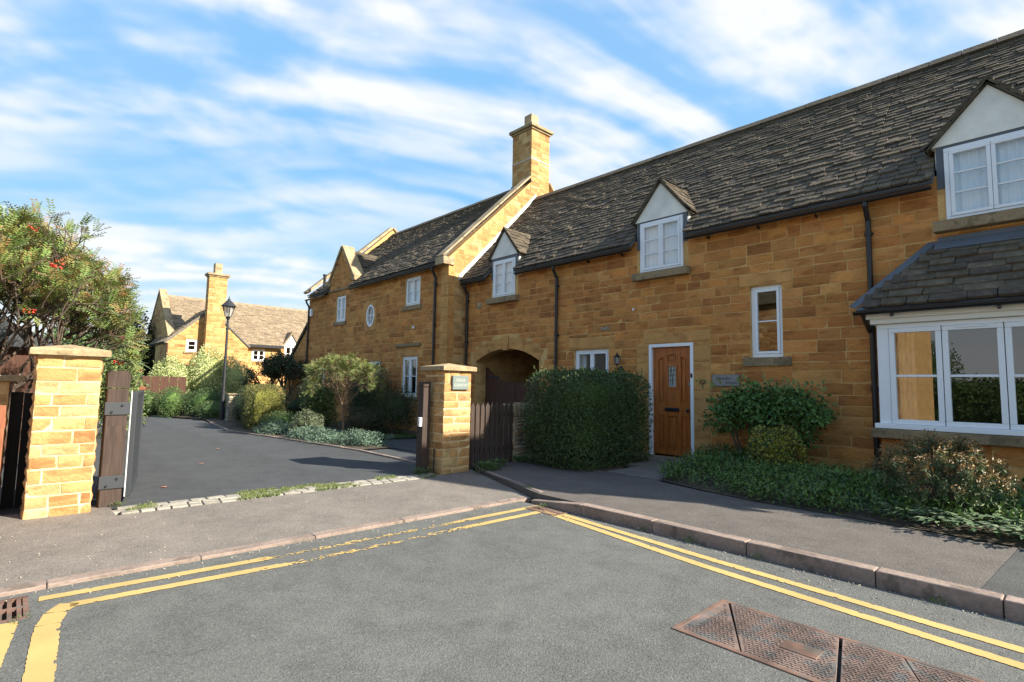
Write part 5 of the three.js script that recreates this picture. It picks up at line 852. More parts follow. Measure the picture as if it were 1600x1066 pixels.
// ------------------------------------------------------------------ foliage
class Leaves {
  constructor() { this.p = []; this.n = []; this.c = []; this.i = []; }
  // one leaf: base point, direction, face normal, length, width, colour; folded a little along its midrib
  add(b, d, n, L, w, col, fold = 0.18) {
    const s = V().crossVectors(d, n).normalize(), o = this.p.length / 3, m = 0.45, P = [b, b.clone().addScaledVector(d, L * m).addScaledVector(s, w / 2).addScaledVector(n, w * fold), b.clone().addScaledVector(d, L), b.clone().addScaledVector(d, L * m).addScaledVector(s, -w / 2).addScaledVector(n, w * fold)];
    for (const q of P) { this.p.push(q.x, q.y, q.z); this.n.push(n.x, n.y, n.z); this.c.push(col[0], col[1], col[2]); }
    this.i.push(o, o + 1, o + 2, o, o + 2, o + 3);
  }
  geo() { const g = new THREE.BufferGeometry(); g.setAttribute('position', new THREE.Float32BufferAttribute(this.p, 3)); g.setAttribute('normal', new THREE.Float32BufferAttribute(this.n, 3)); g.setAttribute('color', new THREE.Float32BufferAttribute(this.c, 3)); g.setIndex(this.i); return g; }
}
const pick = (R, cols, v = 0.3) => { const c = cols[Math.floor(R() * cols.length)], k = 1 - v / 2 + R() * v; return [c[0] * k, c[1] * k, c[2] * k]; };
const rdir = (R) => { const z = R() * 2 - 1, a = R() * 6.2832, r = Math.sqrt(1 - z * z); return V(r * Math.cos(a), z, r * Math.sin(a)); };
// leaves through the outer shell of a rounded body; shape(d) gives the radius scale in a direction
function bodyLeaves(lv, R, c, r, n, { len = [0.03, 0.05], wid = 0.5, cols, shell = 0.35, box: bx = 2, lump = 0.12, seed = 1, up = 0.25, droop = 0, bottom = -1, out = 1 }) {
  const C0 = V(...c);
  for (let k = 0; k < n; k++) {
    const d = rdir(R); if (d.y < bottom) continue;
    const q = Math.pow(Math.pow(Math.abs(d.x), bx) + Math.pow(Math.abs(d.y), bx) + Math.pow(Math.abs(d.z), bx), -1 / bx);
    const lm = 1 + lump * 2 * (fbm(d.x * 2.3 + 9 + d.y, d.z * 2.3 + 5 - d.y * 1.3, seed, 3) - 0.5) * 1.6 + lump * 0.8 * (vnoise(d.x * 7 + 20, d.z * 7 + d.y * 7 + 20, seed + 3) - 0.5);
    const rad = q * lm * (1 - shell * Math.pow(R(), 1.7));
    const p = V(C0.x + d.x * r[0] * rad, C0.y + d.y * r[1] * rad, C0.z + d.z * r[2] * rad);
    const o = V(d.x / r[0], d.y / r[1], d.z / r[2]).normalize(), nd = rdir(R).multiplyScalar(0.9).addScaledVector(o, out * 0.7).add(V(0, up - droop, 0)).normalize(), nn = rdir(R).multiplyScalar(0.55).addScaledVector(o, 0.6).add(V(0, 0.5, 0)); nn.addScaledVector(nd, -nn.dot(nd)).normalize();
    const L = lerp(len[0], len[1], R()); lv.add(p, nd, nn, L, L * wid, pick(R, cols));
  }
}
function bodyCore(c, r, bx, k = 0.72, seed = 1) { const g = new THREE.IcosahedronGeometry(1, 3), p = g.attributes.position; for (let i = 0; i < p.count; i++) { const d = V(p.getX(i), p.getY(i), p.getZ(i)).normalize(), q = Math.pow(Math.pow(Math.abs(d.x), bx) + Math.pow(Math.abs(d.y), bx) + Math.pow(Math.abs(d.z), bx), -1 / bx), lm = k * (1 + 0.15 * (vnoise(d.x * 3 + 9, d.z * 3 + d.y * 3 + 9, seed) - 0.5)); p.setXYZ(i, c[0] + d.x * r[0] * q * lm, c[1] + d.y * r[1] * q * lm, c[2] + d.z * r[2] * q * lm); } g.computeVertexNormals(); return plain(g); }
const GREEN = { hedge: [[0.044, 0.092, 0.013], [0.034, 0.074, 0.011], [0.060, 0.115, 0.016], [0.052, 0.098, 0.018]], mid: [[0.085, 0.145, 0.034], [0.065, 0.12, 0.03], [0.11, 0.165, 0.042]], dark: [[0.032, 0.060, 0.013], [0.040, 0.074, 0.015], [0.026, 0.048, 0.012]], gold: [[0.40, 0.36, 0.035], [0.31, 0.30, 0.035], [0.19, 0.22, 0.03], [0.46, 0.40, 0.04]], light: [[0.21, 0.25, 0.055], [0.17, 0.22, 0.05], [0.25, 0.27, 0.07], [0.14, 0.19, 0.045]], blue: [[0.11, 0.18, 0.12], [0.085, 0.145, 0.095], [0.14, 0.21, 0.13]], fern: [[0.064, 0.135, 0.012], [0.088, 0.170, 0.016], [0.046, 0.105, 0.011], [0.11, 0.19, 0.02]], pale: [[0.52, 0.54, 0.24], [0.42, 0.47, 0.17], [0.26, 0.34, 0.10], [0.60, 0.60, 0.34]], rust: [[0.28, 0.165, 0.04], [0.33, 0.20, 0.05], [0.22, 0.12, 0.034], [0.18, 0.13, 0.035]] };
function shrub(name, label, category, c, r, n, o, group) {
  const t = thing(name, label, category, [c[0], Math.max(0, c[1] - r[1]), c[2]], group), R = RNG(o.seed), lv = new Leaves(); bodyLeaves(lv, R, c, r, n, o);
  part(t, 'foliage', lv.geo(), leafMat); if (o.core !== 0) part(t, 'inner_foliage', bodyCore(c, r, o.box || 2, o.core || 0.70, o.seed), coreMat(o.cols[0]));
  if (o.stems) part(t, 'stems', o.stems.map(([a, b, r0, r1]) => muv(rod(a, b, r0, r1, 7))), barkMat);
  return t;
}
// trees: limbs that fork, twigs that carry leaves
function grow(R, limbs, tips, p, d, L, r, depth, { spread = 0.6, kids = 3, up = 0.25, shrink = 0.72, within = null }) {
  const q = p.clone().addScaledVector(d, L), mid = p.clone().lerp(q, 0.5).add(rdir(R).multiplyScalar(L * 0.06));
  if (within && depth < 3 && !within(q)) return;
  limbs.push(rod(p.toArray(), mid.toArray(), r, r * 0.86, depth > 2 ? 7 : 5, false), rod(mid.toArray(), q.toArray(), r * 0.86, r * 0.7, depth > 2 ? 7 : 5, false));
  if (depth <= 1) tips.push([mid.clone(), d.clone()]);
  if (depth <= 0) { tips.push([q, d]); return; }
  for (let i = 0; i < kids; i++) { const nd = d.clone().addScaledVector(rdir(R), spread).add(V(0, up, 0)).normalize(); grow(R, limbs, tips, q, nd, L * (shrink + (R() - 0.5) * 0.2), r * 0.66, depth - 1, { spread, kids, up, shrink, within }); }
}
function pinnate(lv, R, p, d, L, cols, leaflet = 0.045, pairs = 6) { // a feather leaf of paired leaflets
  const n = rdir(R).multiplyScalar(0.5).add(V(0, 1, 0)); n.addScaledVector(d, -n.dot(d)).normalize(); const s = V().crossVectors(d, n), col = pick(R, cols);
  for (let i = 1; i <= pairs; i++) { const b = p.clone().addScaledVector(d, L * i / pairs).addScaledVector(n, -0.12 * L * (i / pairs) ** 2); for (const k of [-1, 1]) lv.add(b, s.clone().multiplyScalar(k).addScaledVector(d, 0.55).addScaledVector(n, -0.12).normalize(), n, leaflet * (0.8 + R() * 0.4), leaflet * 0.36, [col[0] * (0.85 + R() * 0.3), col[1] * (0.85 + R() * 0.3), col[2]]); }
}
{ // rowan with berries behind the near pillar
  const top = (p) => 3.95 - 1.0 * sstep(0.1, -1.35, p.z) - 0.5 * sstep(0.9, 2.4, p.z), inside = (p) => p.z > -1.28 && p.z < 2.6 && p.x > -12.6 && p.x < -8.3 && p.y < top(p) + 0.12 * Math.sin(p.x * 9 + p.z * 7);
  const R = RNG(401), t = thing('rowan_tree', 'rowan tree with orange red berry clusters behind the near gate pillar', 'tree', [-10.2, 0, 0.25]), limbs = [], tips = [], lv = new Leaves();
  for (let i = 0; i < 9; i++) { const a = i / 9 * 6.28 + R() * 0.5, lean = 0.10 + R() * 0.34; grow(R, limbs, tips, V(-10.2 + Math.cos(a) * 0.12, 0, 0.25 + Math.sin(a) * 0.12), V(Math.cos(a) * lean, 1, Math.sin(a) * lean - 0.09).normalize(), 1.25 + R() * 0.4, 0.030, 4, { spread: 0.66, kids: 4, up: 0.10, shrink: 0.60, within: inside }); }
  const cols = [[0.20, 0.28, 0.06], [0.26, 0.31, 0.07], [0.16, 0.23, 0.055], [0.31, 0.29, 0.07], [0.33, 0.18, 0.065], [0.15, 0.22, 0.05]], inV = (p) => p.y > 1.25 + 0.25 * R() && p.y < top(p) + 0.2 && p.z > -1.4 && p.z < 2.6 && p.x > -13;
  const ok = tips.filter(([p]) => inV(p)); for (const [p, d] of ok) if (R() < 0.46) for (let k = 0; k < 3; k++) { const dd = d.clone().addScaledVector(rdir(R), 0.9).add(V(0, 0.05, 0)).normalize(); pinnate(lv, R, p, dd, 0.15 + R() * 0.07, cols, 0.052, 6); }
  part(t, 'crown', lv.geo(), leafMat); part(t, 'trunk', limbs.map((g) => muv(g)), barkMat);
  for (let i = 0; i < 44; i++) { const [p] = ok[Math.floor(R() * ok.length)], gs = [], m = 9 + Math.floor(R() * 8); for (let k = 0; k < m; k++) gs.push(plain(new THREE.IcosahedronGeometry(0.013, 1).translate(p.x + (R() - 0.5) * 0.11, p.y - 0.02 + (R() - 0.5) * 0.05, p.z + (R() - 0.5) * 0.11))); part(t, 'berry_cluster', gs, berryMat); }
}
{ // small half standard tree in the bed before the taller house
  const R = RNG(411), b = V(-13.4, 0.06, -6.45), t = thing('standard_tree', 'small round headed tree with pale bark in the garden before the taller house', 'tree', b.toArray()), limbs = [], tips = [], lv = new Leaves();
  limbs.push(rod(b.toArray(), [b.x, 0.78, b.z], 0.034, 0.028, 8, false));
  for (let i = 0; i < 7; i++) { const a = i / 7 * 6.28 + R() * 0.6, k = 0.5 + R() * 0.5; grow(R, limbs, tips, V(b.x, 0.76, b.z), V(Math.cos(a) * k, 1, Math.sin(a) * k).normalize(), 0.58, 0.017, 3, { spread: 0.75, kids: 3, up: 0.0, shrink: 0.66 }); }
  for (const [p, d] of tips) { const q = V((p.x - b.x) / 1.05, (p.y - 1.62) / 0.95, (p.z - b.z) / 1.15); if (q.length() > 1 || p.y < 0.85) continue; for (let k = 0; k < 5; k++) { const dd = d.clone().addScaledVector(rdir(R), 1.0).add(V(0, 0.1, 0)).normalize(); pinnate(lv, R, p, dd, 0.12 + R() * 0.06, [...GREEN.light, [0.20, 0.16, 0.05]], 0.05, 4); } }
  part(t, 'crown', lv.geo(), leafMat); part(t, 'trunk', limbs.map((g) => muv(g)), paleBark);
}
// clipped hedge beside the door path
{ const t = thing('clipped_hedge', 'big clipped dark green hedge between the stone wall and the door path', 'hedge', [-6.1, 0.1, -7.5]), R = RNG(421), lv = new Leaves(), c = [-5.98, 0.87, -7.45], r = [0.66, 0.78, 1.05];
  bodyLeaves(lv, R, c, r, 52000, { len: [0.028, 0.05], wid: 0.55, cols: [...GREEN.hedge, [0.085, 0.125, 0.02]], box: 9, shell: 0.26, lump: 0.055, seed: 422 }); for (let i = 0; i < 260; i++) { const a = R() * 6.28, top = R() < 0.6, p = top ? V(c[0] + (R() - 0.5) * 1.2, c[1] + 0.72, c[2] + (R() - 0.5) * 1.9) : V(c[0] + 0.62 * Math.sign(Math.cos(a)) , c[1] + (R() - 0.5) * 1.2, c[2] + (R() - 0.5) * 1.9), d = V((R() - 0.5) * 0.8 + (top ? 0 : Math.sign(Math.cos(a))), top ? 1 : 0.4, (R() - 0.5) * 0.8).normalize(), L = 0.06 + R() * 0.10; for (let k = 0; k < 7; k++) { const q = p.clone().addScaledVector(d, L * k / 6), dd = rdir(R).addScaledVector(d, 0.8).normalize(), nn = rdir(R).add(V(0, 0.6, 0)); nn.addScaledVector(dd, -nn.dot(dd)).normalize(); lv.add(q, dd, nn, 0.045, 0.024, pick(R, [...GREEN.hedge, [0.10, 0.15, 0.02]])); } }
  part(t, 'foliage', lv.geo(), leafMat); part(t, 'inner_foliage', bodyCore(c, r, 9, 0.80, 423), coreMat(GREEN.hedge[0])); }
// climber on the house wall, golden euonymus, pieris
{ const t = thing('wall_shrub', 'leafy green shrub on bare stems against the wall under the name board', 'shrub', [-3.7, 0.2, -8.7]), R = RNG(431), lv = new Leaves(), cols = [[0.070, 0.160, 0.022], [0.090, 0.190, 0.028], [0.052, 0.125, 0.018], [0.115, 0.21, 0.03]];
  for (const [x, y, w, h, n] of [[-4.12, 1.02, 0.34, 0.34, 800], [-3.95, 1.22, 0.25, 0.22, 420], [-3.62, 1.22, 0.40, 0.32, 1100], [-3.12, 1.20, 0.40, 0.30, 1100], [-2.80, 1.08, 0.26, 0.22, 480], [-3.45, 0.98, 0.45, 0.22, 620], [-2.95, 0.80, 0.22, 0.28, 260]]) bodyLeaves(lv, R, [x, y, -8.78], [w, h, 0.32], n, { len: [0.06, 0.11], wid: 0.52, cols, shell: 0.9, lump: 0.3, seed: 432, droop: 0.3 });
  for (let i = 0; i < 90; i++) { const p = V(lerp(-4.55, -2.55, R()), 1.38 + R() * 0.24, -8.8 + R() * 0.2); lv.add(p, rdir(R).add(V(0, 0.5, 0)).normalize(), V(0, 0.3, 1).normalize(), 0.08, 0.04, pick(R, GREEN.light)); }
  part(t, 'foliage', lv.geo(), leafMat);
  const sx = [[-3.72, 0.15, -8.72, -3.76, 1.0], [-3.82, 0.15, -8.7, -4.15, 0.95], [-3.78, 0.15, -8.7, -4.02, 0.8], [-3.66, 0.15, -8.72, -3.25, 1.1]]; part(t, 'stems', sx.map(([x, y, z, x2, y2]) => muv(rod([x, y, z], [x2, y2, -8.8], 0.022, 0.014, 7))), barkMat); }
shrub('euonymus_bush', 'round gold variegated bush under the wall shrub', 'shrub', [-3.25, 0.50, -8.42], [0.37, 0.38, 0.32], 7000, { len: [0.03, 0.05], wid: 0.6, cols: [...GREEN.gold, [0.06, 0.10, 0.025], [0.05, 0.085, 0.022]], seed: 441, lump: 0.2, shell: 0.45, core: 0.6 });
{ const c = [-1.10, 0.56, -7.12], t = thing('pieris_bush', 'spreading bush with rusty brown seed heads in front of the bay', 'shrub', [c[0], 0.12, c[2]]), R = RNG(451), lv = new Leaves(), hd = new Leaves(), limbs = [];
  for (let i = 0; i < 190; i++) { const a = R() * 6.28, u = Math.sqrt(R()), x = c[0] + Math.cos(a) * u * 0.56, z = c[2] + Math.sin(a) * u * 0.46, top = 0.52 + 0.42 * Math.sqrt(Math.max(0, 1 - u * u)) * (0.8 + 0.3 * R()), y = lerp(0.38, 1, Math.pow(R(), 0.6)) * top;
    if (i % 5 === 0) limbs.push(rod([c[0] + (R() - 0.5) * 0.1, 0.12, c[2] + (R() - 0.5) * 0.1], [x, y, z], 0.012, 0.005, 5, false));
    for (let k = 0; k < 22; k++) { const d = rdir(R).add(V(0, 0.35, 0)).normalize(), n = rdir(R).add(V(0, 1, 0)); n.addScaledVector(d, -n.dot(d)).normalize(); lv.add(V(x, y, z).addScaledVector(rdir(R), 0.03), d, n, 0.045 + R() * 0.025, 0.017, pick(R, [[0.10, 0.145, 0.05], [0.075, 0.115, 0.038], [0.14, 0.17, 0.065]])); }
    if (y > top * 0.68) for (let k = 0; k < 46; k++) { const b = V(x, y + 0.03, z).add(V((R() - 0.5) * 0.11, R() * 0.055, (R() - 0.5) * 0.11)); lv.add(b, rdir(R).add(V(0, 0.6, 0)).normalize(), rdir(R), 0.022 + R() * 0.014, 0.012, pick(R, GREEN.rust)); } }
  part(t, 'foliage', lv.geo(), leafMat); part(t, 'stems', limbs.map((g) => muv(g)), barkMat); }
// ground cover in the bed below the houses
{ const R = RNG(461), lv = new Leaves(), bedFront = (x) => x < -4.2 ? -6.8 : x < -2.8 ? lerp(-6.8, -6.5, (x + 4.2) / 1.4) : -6.44;
  for (let i = 0; i < 1500; i++) { const x = lerp(-4.75, 3.0, R()), zf = bedFront(x), z = zf - Math.pow(R(), 0.9) * 2.3, h0 = 0.12 + clamp((-6.5 - z) / 2.6, 0, 1) * 0.09, h = (0.09 + 0.22 * fbm(x * 1.7 + 9, z * 1.7, 462, 3)) * (z > zf - 0.2 ? 0.75 : 1), m = 26; if (x < -4.16 - (-6.8 - z) * 0.21 - 0.02) continue; if (x > -1.4 && x < -0.3 && z > -6.75 && R() < 0.7) continue;
    for (let k = 0; k < m; k++) { const p = V(x + (R() - 0.5) * 0.26, h0 + R() * h, z + (R() - 0.5) * 0.26), big = 0.7 + 0.9 * fbm(x * 2.3 + 3, z * 2.3 + 8, 463, 2); if (p.z > zf - 0.05) continue; const d = rdir(R).add(V(0, 0.45, 0)).normalize(), n = rdir(R).multiplyScalar(0.5).add(V(0, 1, 0)); n.addScaledVector(d, -n.dot(d)).normalize(); lv.add(p, d, n, (0.03 + R() * 0.04) * big, 0.022 * big, pick(R, GREEN.fern)); } }
  const g = new THREE.Mesh(lv.geo(), leafMat); g.name = 'ground_cover'; g.castShadow = g.receiveShadow = true; scene.add(g); info(g, 'low ferny ground cover filling the bed under the house wall', 'ground cover', null, 'stuff'); }
{ const R = RNG(471); // broad leaved clumps at the pavement edge
  for (const [x, z, s, n] of [[-1.28, -6.72, 0.9, 80], [-0.98, -6.62, 1.05, 90], [-0.72, -6.58, 1.0, 90], [-0.42, -6.62, 1.1, 90], [-0.15, -6.7, 1.1, 80]]) { const t = thing('broad_leaf_clump', 'glossy broad leaved green clump at the pavement edge below the rusty brown bush', 'plant', [x, 0.11, z], 'broad leaved clumps along the pavement'), lv = new Leaves();
    for (let k = 0; k < n; k++) { const a = R() * 6.28, b = V(x + Math.cos(a) * R() * 0.17 * s, 0.11 + R() * 0.05, z + Math.sin(a) * R() * 0.15 * s), d = V(Math.cos(a) * 0.8, 0.55 + R() * 0.9, Math.sin(a) * 0.8).normalize(), q = b.clone().addScaledVector(d, 0.07 + R() * 0.1), d2 = d.clone().add(V(0, -0.75, 0)).normalize(), nn = V(-d2.x * d2.y, 1 - d2.y * d2.y, -d2.z * d2.y).normalize(); const c = pick(R, [[0.075, 0.15, 0.035], [0.10, 0.18, 0.045], [0.055, 0.12, 0.03]]); lv.add(q, d2, nn, (0.075 + R() * 0.06) * s, 0.042 * s, c, 0.1); }
    part(t, 'leaves', lv.geo(), leafMat); } }
// garden before the taller house and the far end of the drive
const OB = { len: [0.03, 0.055], wid: 0.5 };
shrub('yew_bush', 'dark rounded yew bush against the wall of the taller house', 'shrub', [-14.9, 1.0, -7.95], [0.75, 0.98, 0.55], 15000, { ...OB, cols: GREEN.dark, seed: 481, lump: 0.25, box: 2.6 });
shrub('dark_bush', 'loose dark green bush beside the ground floor window', 'shrub', [-12.5, 0.75, -7.5], [0.62, 0.55, 0.55], 8000, { ...OB, cols: GREEN.dark, seed: 482, lump: 0.35, shell: 0.6, core: 0.5, stems: [[[-12.5, 0.07, -7.4], [-12.3, 0.6, -7.3], 0.018, 0.012], [[-12.45, 0.07, -7.4], [-12.7, 0.6, -7.4], 0.016, 0.01]] });
shrub('heather_mound', 'brownish green mound beneath the small round headed tree', 'shrub', [-13.5, 0.36, -7.1], [0.62, 0.40, 0.55], 8000, { ...OB, len: [0.025, 0.045], cols: [[0.065, 0.065, 0.028], [0.05, 0.055, 0.022], [0.085, 0.08, 0.035]], seed: 483, lump: 0.2 });
shrub('grey_bush', 'grey green tufted bush at the edge of the drive', 'shrub', [-13.6, 0.32, -5.62], [0.34, 0.34, 0.36], 5200, { ...OB, cols: [[0.13, 0.16, 0.085], [0.17, 0.19, 0.10], [0.09, 0.125, 0.06]], seed: 484, lump: 0.35 });
for (const [x, z, a, b, s, l] of [[-12.1, -5.50, 0.72, 0.55, 485, 'broad blue green juniper beneath the small tree at the drive edge'], [-13.0, -5.35, 0.45, 0.40, 486, 'blue green juniper beside the grey tufted bush'], [-14.6, -5.15, 0.55, 0.42, 487, 'blue green juniper near the clipped golden bush'], [-11.0, -5.75, 0.55, 0.45, 488, 'thin blue green juniper at the end of the bed by the gateway']]) shrub('creeping_juniper', l, 'shrub', [x, 0.13, z], [a, 0.20, b], 5200, { ...OB, cols: GREEN.blue, seed: s, lump: 0.45, shell: 0.6, core: 0.55 }, 'junipers along the drive edge');
shrub('leafy_bush', 'tall sunlit leafy bush beside the little tree', 'shrub', [-15.5, 0.72, -6.7], [0.45, 0.75, 0.45], 7000, { ...OB, len: [0.05, 0.09], cols: [...GREEN.mid, ...GREEN.light], seed: 488, lump: 0.4, shell: 0.7, core: 0.45 });
shrub('rose_bush', 'dark green rose bush before the yellow clipped bush', 'shrub', [-17.4, 0.6, -6.9], [0.7, 0.6, 0.8], 8000, { ...OB, cols: GREEN.dark, seed: 489, lump: 0.35, shell: 0.6, core: 0.5 });
shrub('low_shrub', 'low green shrub at the foot of the yellow clipped bush', 'shrub', [-15.3, 0.28, -5.5], [0.55, 0.28, 0.5], 5000, { ...OB, cols: GREEN.mid, seed: 490, lump: 0.4 });
shrub('clipped_bush', 'square clipped golden green bush beside the drive', 'shrub', [-16.2, 0.68, -5.32], [0.5, 0.64, 0.52], 15000, { ...OB, len: [0.025, 0.045], cols: [[0.17, 0.17, 0.026], [0.115, 0.13, 0.024], [0.075, 0.10, 0.022], [0.21, 0.19, 0.03]], seed: 491, box: 4.5, lump: 0.06, shell: 0.25, core: 0.78 });
shrub('bush', 'dark bush at the low wall below the street lamp', 'shrub', [-17.6, 0.55, -5.4], [0.6, 0.6, 0.55], 6500, { ...OB, cols: GREEN.dark, seed: 492, lump: 0.3 });
shrub('clipped_ball', 'small clipped green ball bush nearest the board fence', 'shrub', [-24.2, 0.5, -3.75], [0.55, 0.5, 0.5], 5200, { ...OB, cols: GREEN.mid, seed: 493, lump: 0.08 });
shrub('clipped_ball', 'light green clipped ball bush before the pale variegated shrubs', 'shrub', [-23.6, 0.55, -4.45], [0.6, 0.62, 0.5], 5600, { ...OB, cols: [[0.10, 0.17, 0.035], [0.08, 0.14, 0.03]], seed: 494, lump: 0.08 });
shrub('clipped_mound', 'wide dark clipped mound at the end of the drive', 'shrub', [-23.2, 0.5, -5.5], [0.75, 0.62, 0.85], 8000, { ...OB, cols: GREEN.hedge, seed: 495, lump: 0.12 });
shrub('border_shrub', 'low green border shrub at the foot of the street lamp', 'shrub', [-21.6, 0.35, -5.5], [0.6, 0.35, 0.6], 5000, { ...OB, cols: GREEN.mid, seed: 496, lump: 0.3 });
for (const [c, r, s, l] of [[[-28.4, 1.2, -5.25], [0.8, 1.2, 0.85], 501, 'cream variegated shrub at the outer corner of the far house'], [[-28.6, 1.45, -6.75], [0.9, 1.45, 0.95], 502, 'tallest cream variegated shrub under the far house chimney'], [[-28.3, 1.2, -7.75], [0.85, 1.2, 0.9], 503, 'cream variegated shrub behind the street lamp']]) shrub('variegated_shrub', l, 'shrub', c, r, 12000, { len: [0.06, 0.11], wid: 0.5, cols: GREEN.pale, seed: s, lump: 0.25, shell: 0.5 }, 'variegated shrubs before the far house');
{ const R = RNG(511), b = V(-22.0, 0.05, -7.9), t = thing('dark_tree', 'small dark leaved tree between the far house and the taller house', 'tree', b.toArray()), limbs = [], tips = [], lv = new Leaves();
  for (let i = 0; i < 5; i++) { const a = i * 1.26; grow(R, limbs, tips, b.clone(), V(Math.cos(a) * 0.35, 1, Math.sin(a) * 0.35).normalize(), 1.0, 0.05, 3, { spread: 0.8, kids: 3, up: 0.02, shrink: 0.68 }); }
  for (const [p, d] of tips) for (let k = 0; k < 26; k++) { const q = p.clone().addScaledVector(rdir(R), 0.16 * Math.cbrt(R())), dd = rdir(R), n = rdir(R).add(V(0, 0.8, 0)); n.addScaledVector(dd, -n.dot(dd)).normalize(); if (q.y > 2.75) continue; lv.add(q, dd, n, 0.08, 0.05, pick(R, GREEN.dark)); }
  part(t, 'crown', lv.geo(), leafMat); part(t, 'trunk', limbs.map((g) => muv(g)), barkMat); }
for (const [c, r, s, l] of [[[-35.2, 2.5, -4.35], [1.6, 2.3, 1.15], 521, 'dark broad tree showing behind the left end of the far house'], [[-29.5, 1.7, -1.9], [1.6, 1.7, 1.5], 522, 'mid green garden tree left of the far house']]) { const R = RNG(s), t = thing('garden_tree', l, 'tree', [c[0], 0, c[2]]), lv = new Leaves(); bodyLeaves(lv, R, c, r, 15000, { len: [0.12, 0.22], wid: 0.55, cols: s === 521 ? GREEN.dark : GREEN.mid, seed: s, lump: 0.4, shell: 0.7 }); part(t, 'crown', lv.geo(), leafMat); part(t, 'trunk', muv(rod([c[0], 0, c[2]], [c[0], c[1], c[2]], 0.2, 0.1)), barkMat); }
shrub('store_bush', 'leafy green bush right of the rowan beside the garden store', 'shrub', [-15.5, 1.15, -1.75], [0.8, 1.0, 0.6], 8000, { len: [0.05, 0.09], wid: 0.5, cols: [...GREEN.mid, ...GREEN.light], seed: 531, lump: 0.4, shell: 0.6, core: 0.5 });
{ // low stone wall below the lamp
  const t = thing('low_wall', 'low grey stone wall below the street lamp', 'wall', [-19.6, 0, -5.7]), st = [], c = part(t, 'wall_core', box(-19.9, -19.6, 0, 0.95, -7.2, -5.35), M(0.2, 0.17, 0.13, { map: stoneMap })); const grey = [[0.30, 0.26, 0.20], [0.25, 0.21, 0.16], [0.34, 0.29, 0.21]];
  stones(st, c, EAST(-19.6, -5.35), { u0: 0, u1: 1.85, v0: 0, v1: 0.95, hs: [0.07, 0.11], ls: [0.15, 0.35], tones: grey, seed: 541, rough: 0.02 }); stones(st, c, FRONT(-19.9, -5.35), { u0: 0, u1: 0.3, v0: 0, v1: 0.95, hs: [0.07, 0.11], ls: [0.15, 0.3], tones: grey, seed: 542, rough: 0.02 }); settle(st); part(t, 'cap_stone', rbox(-19.95, -19.55, 0.95, 1.0, -7.2, -5.3, 0.01), sillMat); }
// lawn strip, weeds and moss
function tuft(lv, R, x, y, z, n, h, cols, w = 0.008) { for (let k = 0; k < n; k++) { const d = V((R() - 0.5) * 1.1, 1, (R() - 0.5) * 1.1).normalize(), a = rdir(R); a.addScaledVector(d, -a.dot(d)).normalize(); lv.add(V(x + (R() - 0.5) * 0.05, y, z + (R() - 0.5) * 0.05), d, a, h * (0.5 + R() * 0.7), w, pick(R, cols), 0.3); } }
{ const R = RNG(551), lv = new Leaves(); for (let i = 0; i < 2600; i++) tuft(lv, R, lerp(-14.2, -11.6, R()), 0.07, lerp(-7.9, -6.1, R()), 5, 0.06, [[0.055, 0.105, 0.022], [0.07, 0.125, 0.028]]); const g = new THREE.Mesh(lv.geo(), leafMat); g.name = 'lawn_grass'; scene.add(g); info(g, 'small mown lawn before the taller house', 'grass', null, 'stuff'); }
{ const R = RNG(552), lv = new Leaves(); for (let i = 0; i < 1100; i++) { const z = lerp(-0.85, -4.65, R()), t = (-0.8 - z) / 3.8, x = lerp(-6.72, -6.64, t) - (Math.floor(R() * 4)) * 0.118 + (R() - 0.5) * 0.02; if (fbm(z * 2.2 + 4, x * 3, 553, 3) < 0.50) continue; tuft(lv, R, x, 0.045, z, 9, 0.045, [[0.16, 0.21, 0.045], [0.12, 0.18, 0.04], [0.21, 0.23, 0.07]], 0.007); } const g = new THREE.Mesh(lv.geo(), leafMat); g.name = 'joint_grass'; scene.add(g); info(g, 'grass growing in the joints of the setts', 'grass', null, 'stuff'); }
function weed(label, x, y, z, n, h, s, leafy = 0.35) { const t = thing('weed', label, 'weed', [x, y, z]), R = RNG(s), lv = new Leaves(); for (let k = 0; k < n; k++) { const a = R() * 6.28, r = Math.sqrt(R()) * h * 1.1, d = V(Math.cos(a) * 0.8, 0.4 + R(), Math.sin(a) * 0.8).normalize(), nn = rdir(R).multiplyScalar(0.4).add(V(0, 1, 0)); nn.addScaledVector(d, -nn.dot(d)).normalize(); lv.add(V(x + Math.cos(a) * r, y + R() * h * 0.7, z + Math.sin(a) * r), d, nn, h * (0.25 + R() * 0.3), h * leafy * 0.4, pick(R, [[0.065, 0.13, 0.025], [0.085, 0.155, 0.03], [0.05, 0.10, 0.022]])); } part(t, 'leaves', lv.geo(), leafMat); }
